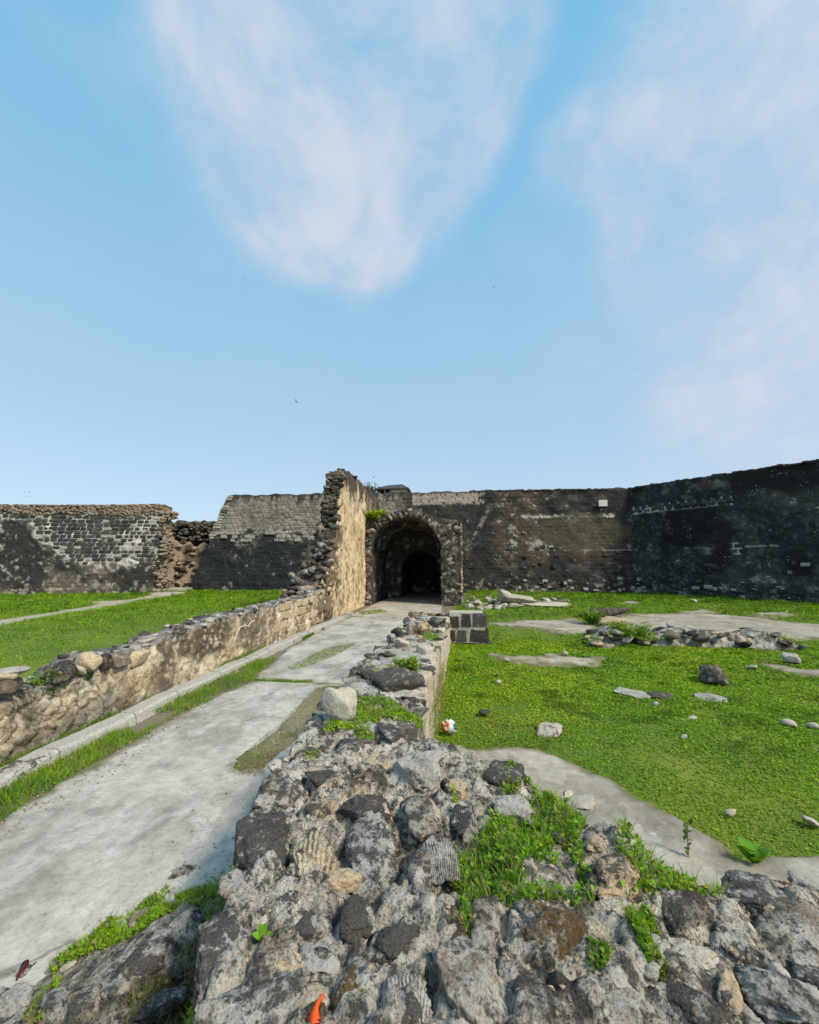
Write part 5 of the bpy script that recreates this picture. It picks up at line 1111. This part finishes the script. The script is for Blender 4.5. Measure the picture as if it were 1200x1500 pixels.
# ------------------------------------------------------------------ single plants
def plant(name, label, base, nleaf, L, Wd, h, col, catg='plant', stalk=0.0, spread=1.0):
    """rosette / leafy plant with real blade-shaped leaves on stems"""
    t = thing(name, label, catg); base = np.array(base, float)
    for i in range(nleaf):
        a = i * 2.4 + rng.uniform(-.3, .3); el = rng.uniform(.25, 1.1); d = np.array([math.cos(a) * math.cos(el), math.sin(a) * math.cos(el), math.sin(el)]) * spread; root = base + [0, 0, stalk * i / nleaf]
        l = L * rng.uniform(.65, 1.1); side = np.array([-math.sin(a), math.cos(a), 0]); n = 7; V = []
        for q in np.linspace(0, 1, n):
            w = Wd * (math.sin(math.pi * min(1, .08 + .92 * q)) ** .8) * .5 + .001; c_ = root + d * l * q + np.array([0, 0, h * q - .9 * h * q * q * 1.2])
            V += [c_ - side * w + [0, 0, w * .25], c_, c_ + side * w + [0, 0, w * .25]]
        V = np.array(V); Fq = grid_faces(n, 3); cc = np.tile(np.array(col) * rng.uniform(.75, 1.25), (len(V), 1))
        obj('leaf', mesh('leaf', V, Fq, MT['leaf'], cc), t)
    if stalk > 0: tube('stem', [base - [0, 0, .01], base + [0, 0, stalk * .5], base + [0.005, 0, stalk]], .004, MT['twig'], t, 5)
    return t
x, y, z = atx(131, 992, float(face_x(5.5)) + .0)
plant('leafy_plant', 'broad-leaved green plant rooted in the parapet face under a tan block', (x, y, z - .03), 11, .15, .055, .05, (.06, .17, .02))
p, _ = fg_hit(1105, 1268)
plant('leafy_plant', 'plant with large bright lobed leaves beside the grey foreground rock', p, 8, .17, .085, .05, (.13, .30, .02), stalk=.08)
p, _ = fg_hit(383, 1388)
plant('seedling', 'small bright green seedling sprouting between stones above the orange scrap', p, 7, .06, .025, .02, (.16, .33, .02), stalk=.03)
p, _ = fg_hit(536, 1452)
plant('seedling', 'tiny green seedling on the brown mossy foreground stone', p, 5, .03, .013, .01, (.16, .33, .02), stalk=.01)
p, _ = fg_hit(1008, 1262)
stalk = thing('tall_weed', 'tall thin weed stalk with narrow leaves standing before the concrete slab', 'weed')
top = p + [0.03, 0.02, .27]; pts = [p, p + [.01, 0, .1], p + [.015, .01, .2], top]; tube('stem', pts, [.004, .0035, .003, .002], MT['twig'], stalk, 5)
for i in range(14):
    q = p + (top - p) * (.25 + .75 * i / 14); V, Fc, cc = leaves(np.array([q + rng.normal(0, .012, 3)]), np.array([.05]), .5, np.array([[.10, .17, .03]])); obj('leaf', mesh('leaf', V, Fc, MT['leaf'], cc, smooth=False), stalk)
x, y, z = atx(62, 1000, float(face_x(5)) - .18)
shrub('shrub', 'small dark shrub growing in the notch of the parapet top', (x, y, z - .20), .32, .22, 1500, .035, 14, lambda Q: greens(Q, -.3, .06, 4))
x, y = g(597, 985, .82); shrub('shrub', 'small round weedy bush on top of the ruined wall', (x, y, .80), .20, .17, 1200, .032, 12, lambda Q: greens(Q, -.05, .08, 4))
x, y = g(930, 945); shrub('shrub', 'low weedy bush on the crumbling foundation', (x, y, .15), .42, .6, 2200, .06, 16, lambda Q: greens(Q, -.15, .08, 2))
x, y = g(868, 915); shrub('shrub', 'dark low bush beside the fallen block', (x, y, 0), .5, .5, 1500, .07, 12, lambda Q: greens(Q, -.25, .05, 2))
x, y = g(1135, 1292, .35); shrub('dead_brush', 'clump of dry brown brush behind the grey foreground rock', (x, y, .22), .10, .10, 260, .03, 16, lambda Q: np.tile(K(.16, .09, .06), (len(Q), 1)) * rng.uniform(.6, 1.3, (len(Q), 1)))

# ------------------------------------------------------------------ litter and other small things
def wrapper():
    V, Fc = ico(4); n = V; x, y = g(658, 1074)
    r = 1 + .55 * ridged(n, 1.8, 4, 3) - .5 + .16 * fbm(n, 5, 3, 4); P = n * r[:, None] * [.115, .06, .10]
    c = np.tile(K(.72, .74, .76), (len(P), 1)); c[(n[:, 0] < -.05) & (np.sin(n[:, 2] * 5 + n[:, 0] * 3) > -.5)] = K(.80, .20, .05); c[(n[:, 0] > .5) & (n[:, 2] > -.3)] = K(.03, .16, .22); c[np.abs(n[:, 0] - .55) < .05] = K(.75, .78, .8)
    c[(n[:, 2] > .72)] = K(.70, .74, .72)
    m, nt, b = newmat('printed_plastic'); nt.links.new(N(nt, 'ShaderNodeVertexColor', layer_name='Col').outputs[0], b.inputs['Base Color']); b.inputs['Roughness'].default_value = .65
    tag(obj('plastic_wrapper', mesh('plastic_wrapper', P, Fc, m, c), None, (x, y, .085), (0, .2, .1)), 'crumpled orange, white and teal plastic wrapper in the grass', 'wrapper')
wrapper()
MT['orange'] = plain('orange_plastic', (0.75, 0.10, 0.015), .5); MT['maroon'] = plain('maroon_pod', (0.09, 0.015, 0.02), .6)
def scrap():
    p, _ = fg_hit(467, 1488); n = 8; V = []
    for q in np.linspace(0, 1, n):
        w = .021 * math.sin(math.pi * (.30 + .68 * q)) * (1 + .25 * math.sin(9 * q)); o_ = .006 * math.sin(7 * q); V += [(-w + o_, q * .10 - .05, .008 * math.sin(5 * q)), (o_, q * .10 - .05, .009 * q), (w + o_, q * .10 - .05, .008 * math.cos(6 * q)), (o_, q * .10 - .05, .006 * q - .003)]
    V = np.array(V); i = np.arange(n * 4).reshape(n, 4); Fq = np.array([(i[a, b], i[a + 1, b], i[a + 1, (b + 1) % 4], i[a, (b + 1) % 4]) for a in range(n - 1) for b in range(4)])
    z = float(fg_h(np.array([p[0]]), np.array([p[1]]))[0]); tag(obj('orange_scrap', mesh('orange_scrap', V, Fq, MT['orange']), None, (p[0], p[1] - .02, z + .004), (.25, 0, -.15), (.9, .8, .5)), 'bright orange scrap lying between the foreground stones', 'litter')
    a = fg_hit(24, 1438)[0]; b = fg_hit(55, 1400)[0]; m = (a + b) / 2 + [-.02, .02, .02]; t = np.linspace(0, 1, 12)[:, None]; pts = a * (1 - t) ** 2 + 2 * m * t * (1 - t) + b * t ** 2
    pts[:, 2] = fg_h(pts[:, 0], pts[:, 1]) + .012; tag(tube('seed_pod', pts, .016 * np.sin(np.pi * np.linspace(.06, .97, 12)) + .001, MT['maroon'], None, 8), 'curved dark maroon seed pod lying on pale earth by the path edge', 'seed pod')
scrap()
MT['bird'] = plain('bird_feathers', (0.03, 0.03, 0.035))
def bird(px, py, dist, span, rz, bank, flap, label, group=None):
    d = ray(px, py); d = d / np.linalg.norm(d); p = np.array([0, 0, H]) + d * dist
    s = span / 2; V = []; n = 9
    ring = lambda yy, r: [(r * math.cos(a), yy, r * math.sin(a) * .9) for a in np.linspace(0, 2 * math.pi, 7)[:-1]]
    for yy, r in ((-.42, .012), (-.30, .05), (-.12, .095), (.1, .10), (.25, .06), (.33, .062), (.40, .03), (.46, .006)): V += ring(yy * s * 1.1, r * s * 1.2)
    Fq = [(a * 6 + b, a * 6 + (b + 1) % 6, (a + 1) * 6 + (b + 1) % 6, (a + 1) * 6 + b) for a in range(7) for b in range(6)]; me_v = list(V); k = len(me_v)
    for sg in (-1, 1):
        pts = [(.06, .16, -.14), (.40, .24, -.10), (.72, .10, -.10), (1.0, -.22, -.26)]; k = len(me_v)
        for i, (xx, f0, f1) in enumerate(pts):
            zz = flap * (xx * .9 if xx < .45 else .40 - .35 * (xx - .45)); me_v += [(sg * xx * s, f0 * s, zz * s + .012 * s), (sg * xx * s, f1 * s, zz * s - .006 * s)]
        Fq += [(k + 2 * i, k + 2 * i + 2, k + 2 * i + 3, k + 2 * i + 1) for i in range(3)]
    k = len(me_v); me_v += [(-.03 * s, -.42 * s, 0), (.03 * s, -.42 * s, 0), (.10 * s, -.68 * s, 0), (-.10 * s, -.68 * s, 0)]; Fq.append((k, k + 1, k + 2, k + 3))
    me = bpy.data.meshes.new('bird'); me.from_pydata(me_v, [], Fq); me.materials.append(MT['bird'])
    tag(obj('bird', me, None, p, (.2, bank, rz)), label, 'bird', group)
bird(434, 588, 60, .75, 1.2, .7, .5, 'small dark bird gliding with spread wings above the wing wall')
bird(467, 683, 60, .5, .6, .2, .2, 'tiny dark bird just beside the tip of the wing wall')
bird(357, 410, 70, .45, 2.2, -.5, .6, 'tiny dark bird high in blue sky below the larger cloud')
bird(723, 421, 70, .5, .2, .5, .4, 'tiny dark bird alone in clear sky between the two clouds')
for i, (px, py) in enumerate(((36, 721), (40, 726), (43, 722), (38, 728), (45, 727))): bird(px, py, 70, .32, i, .3, .5, 'tiny bird in a loose flock over the bastion wall', 'flock over the bastion wall')
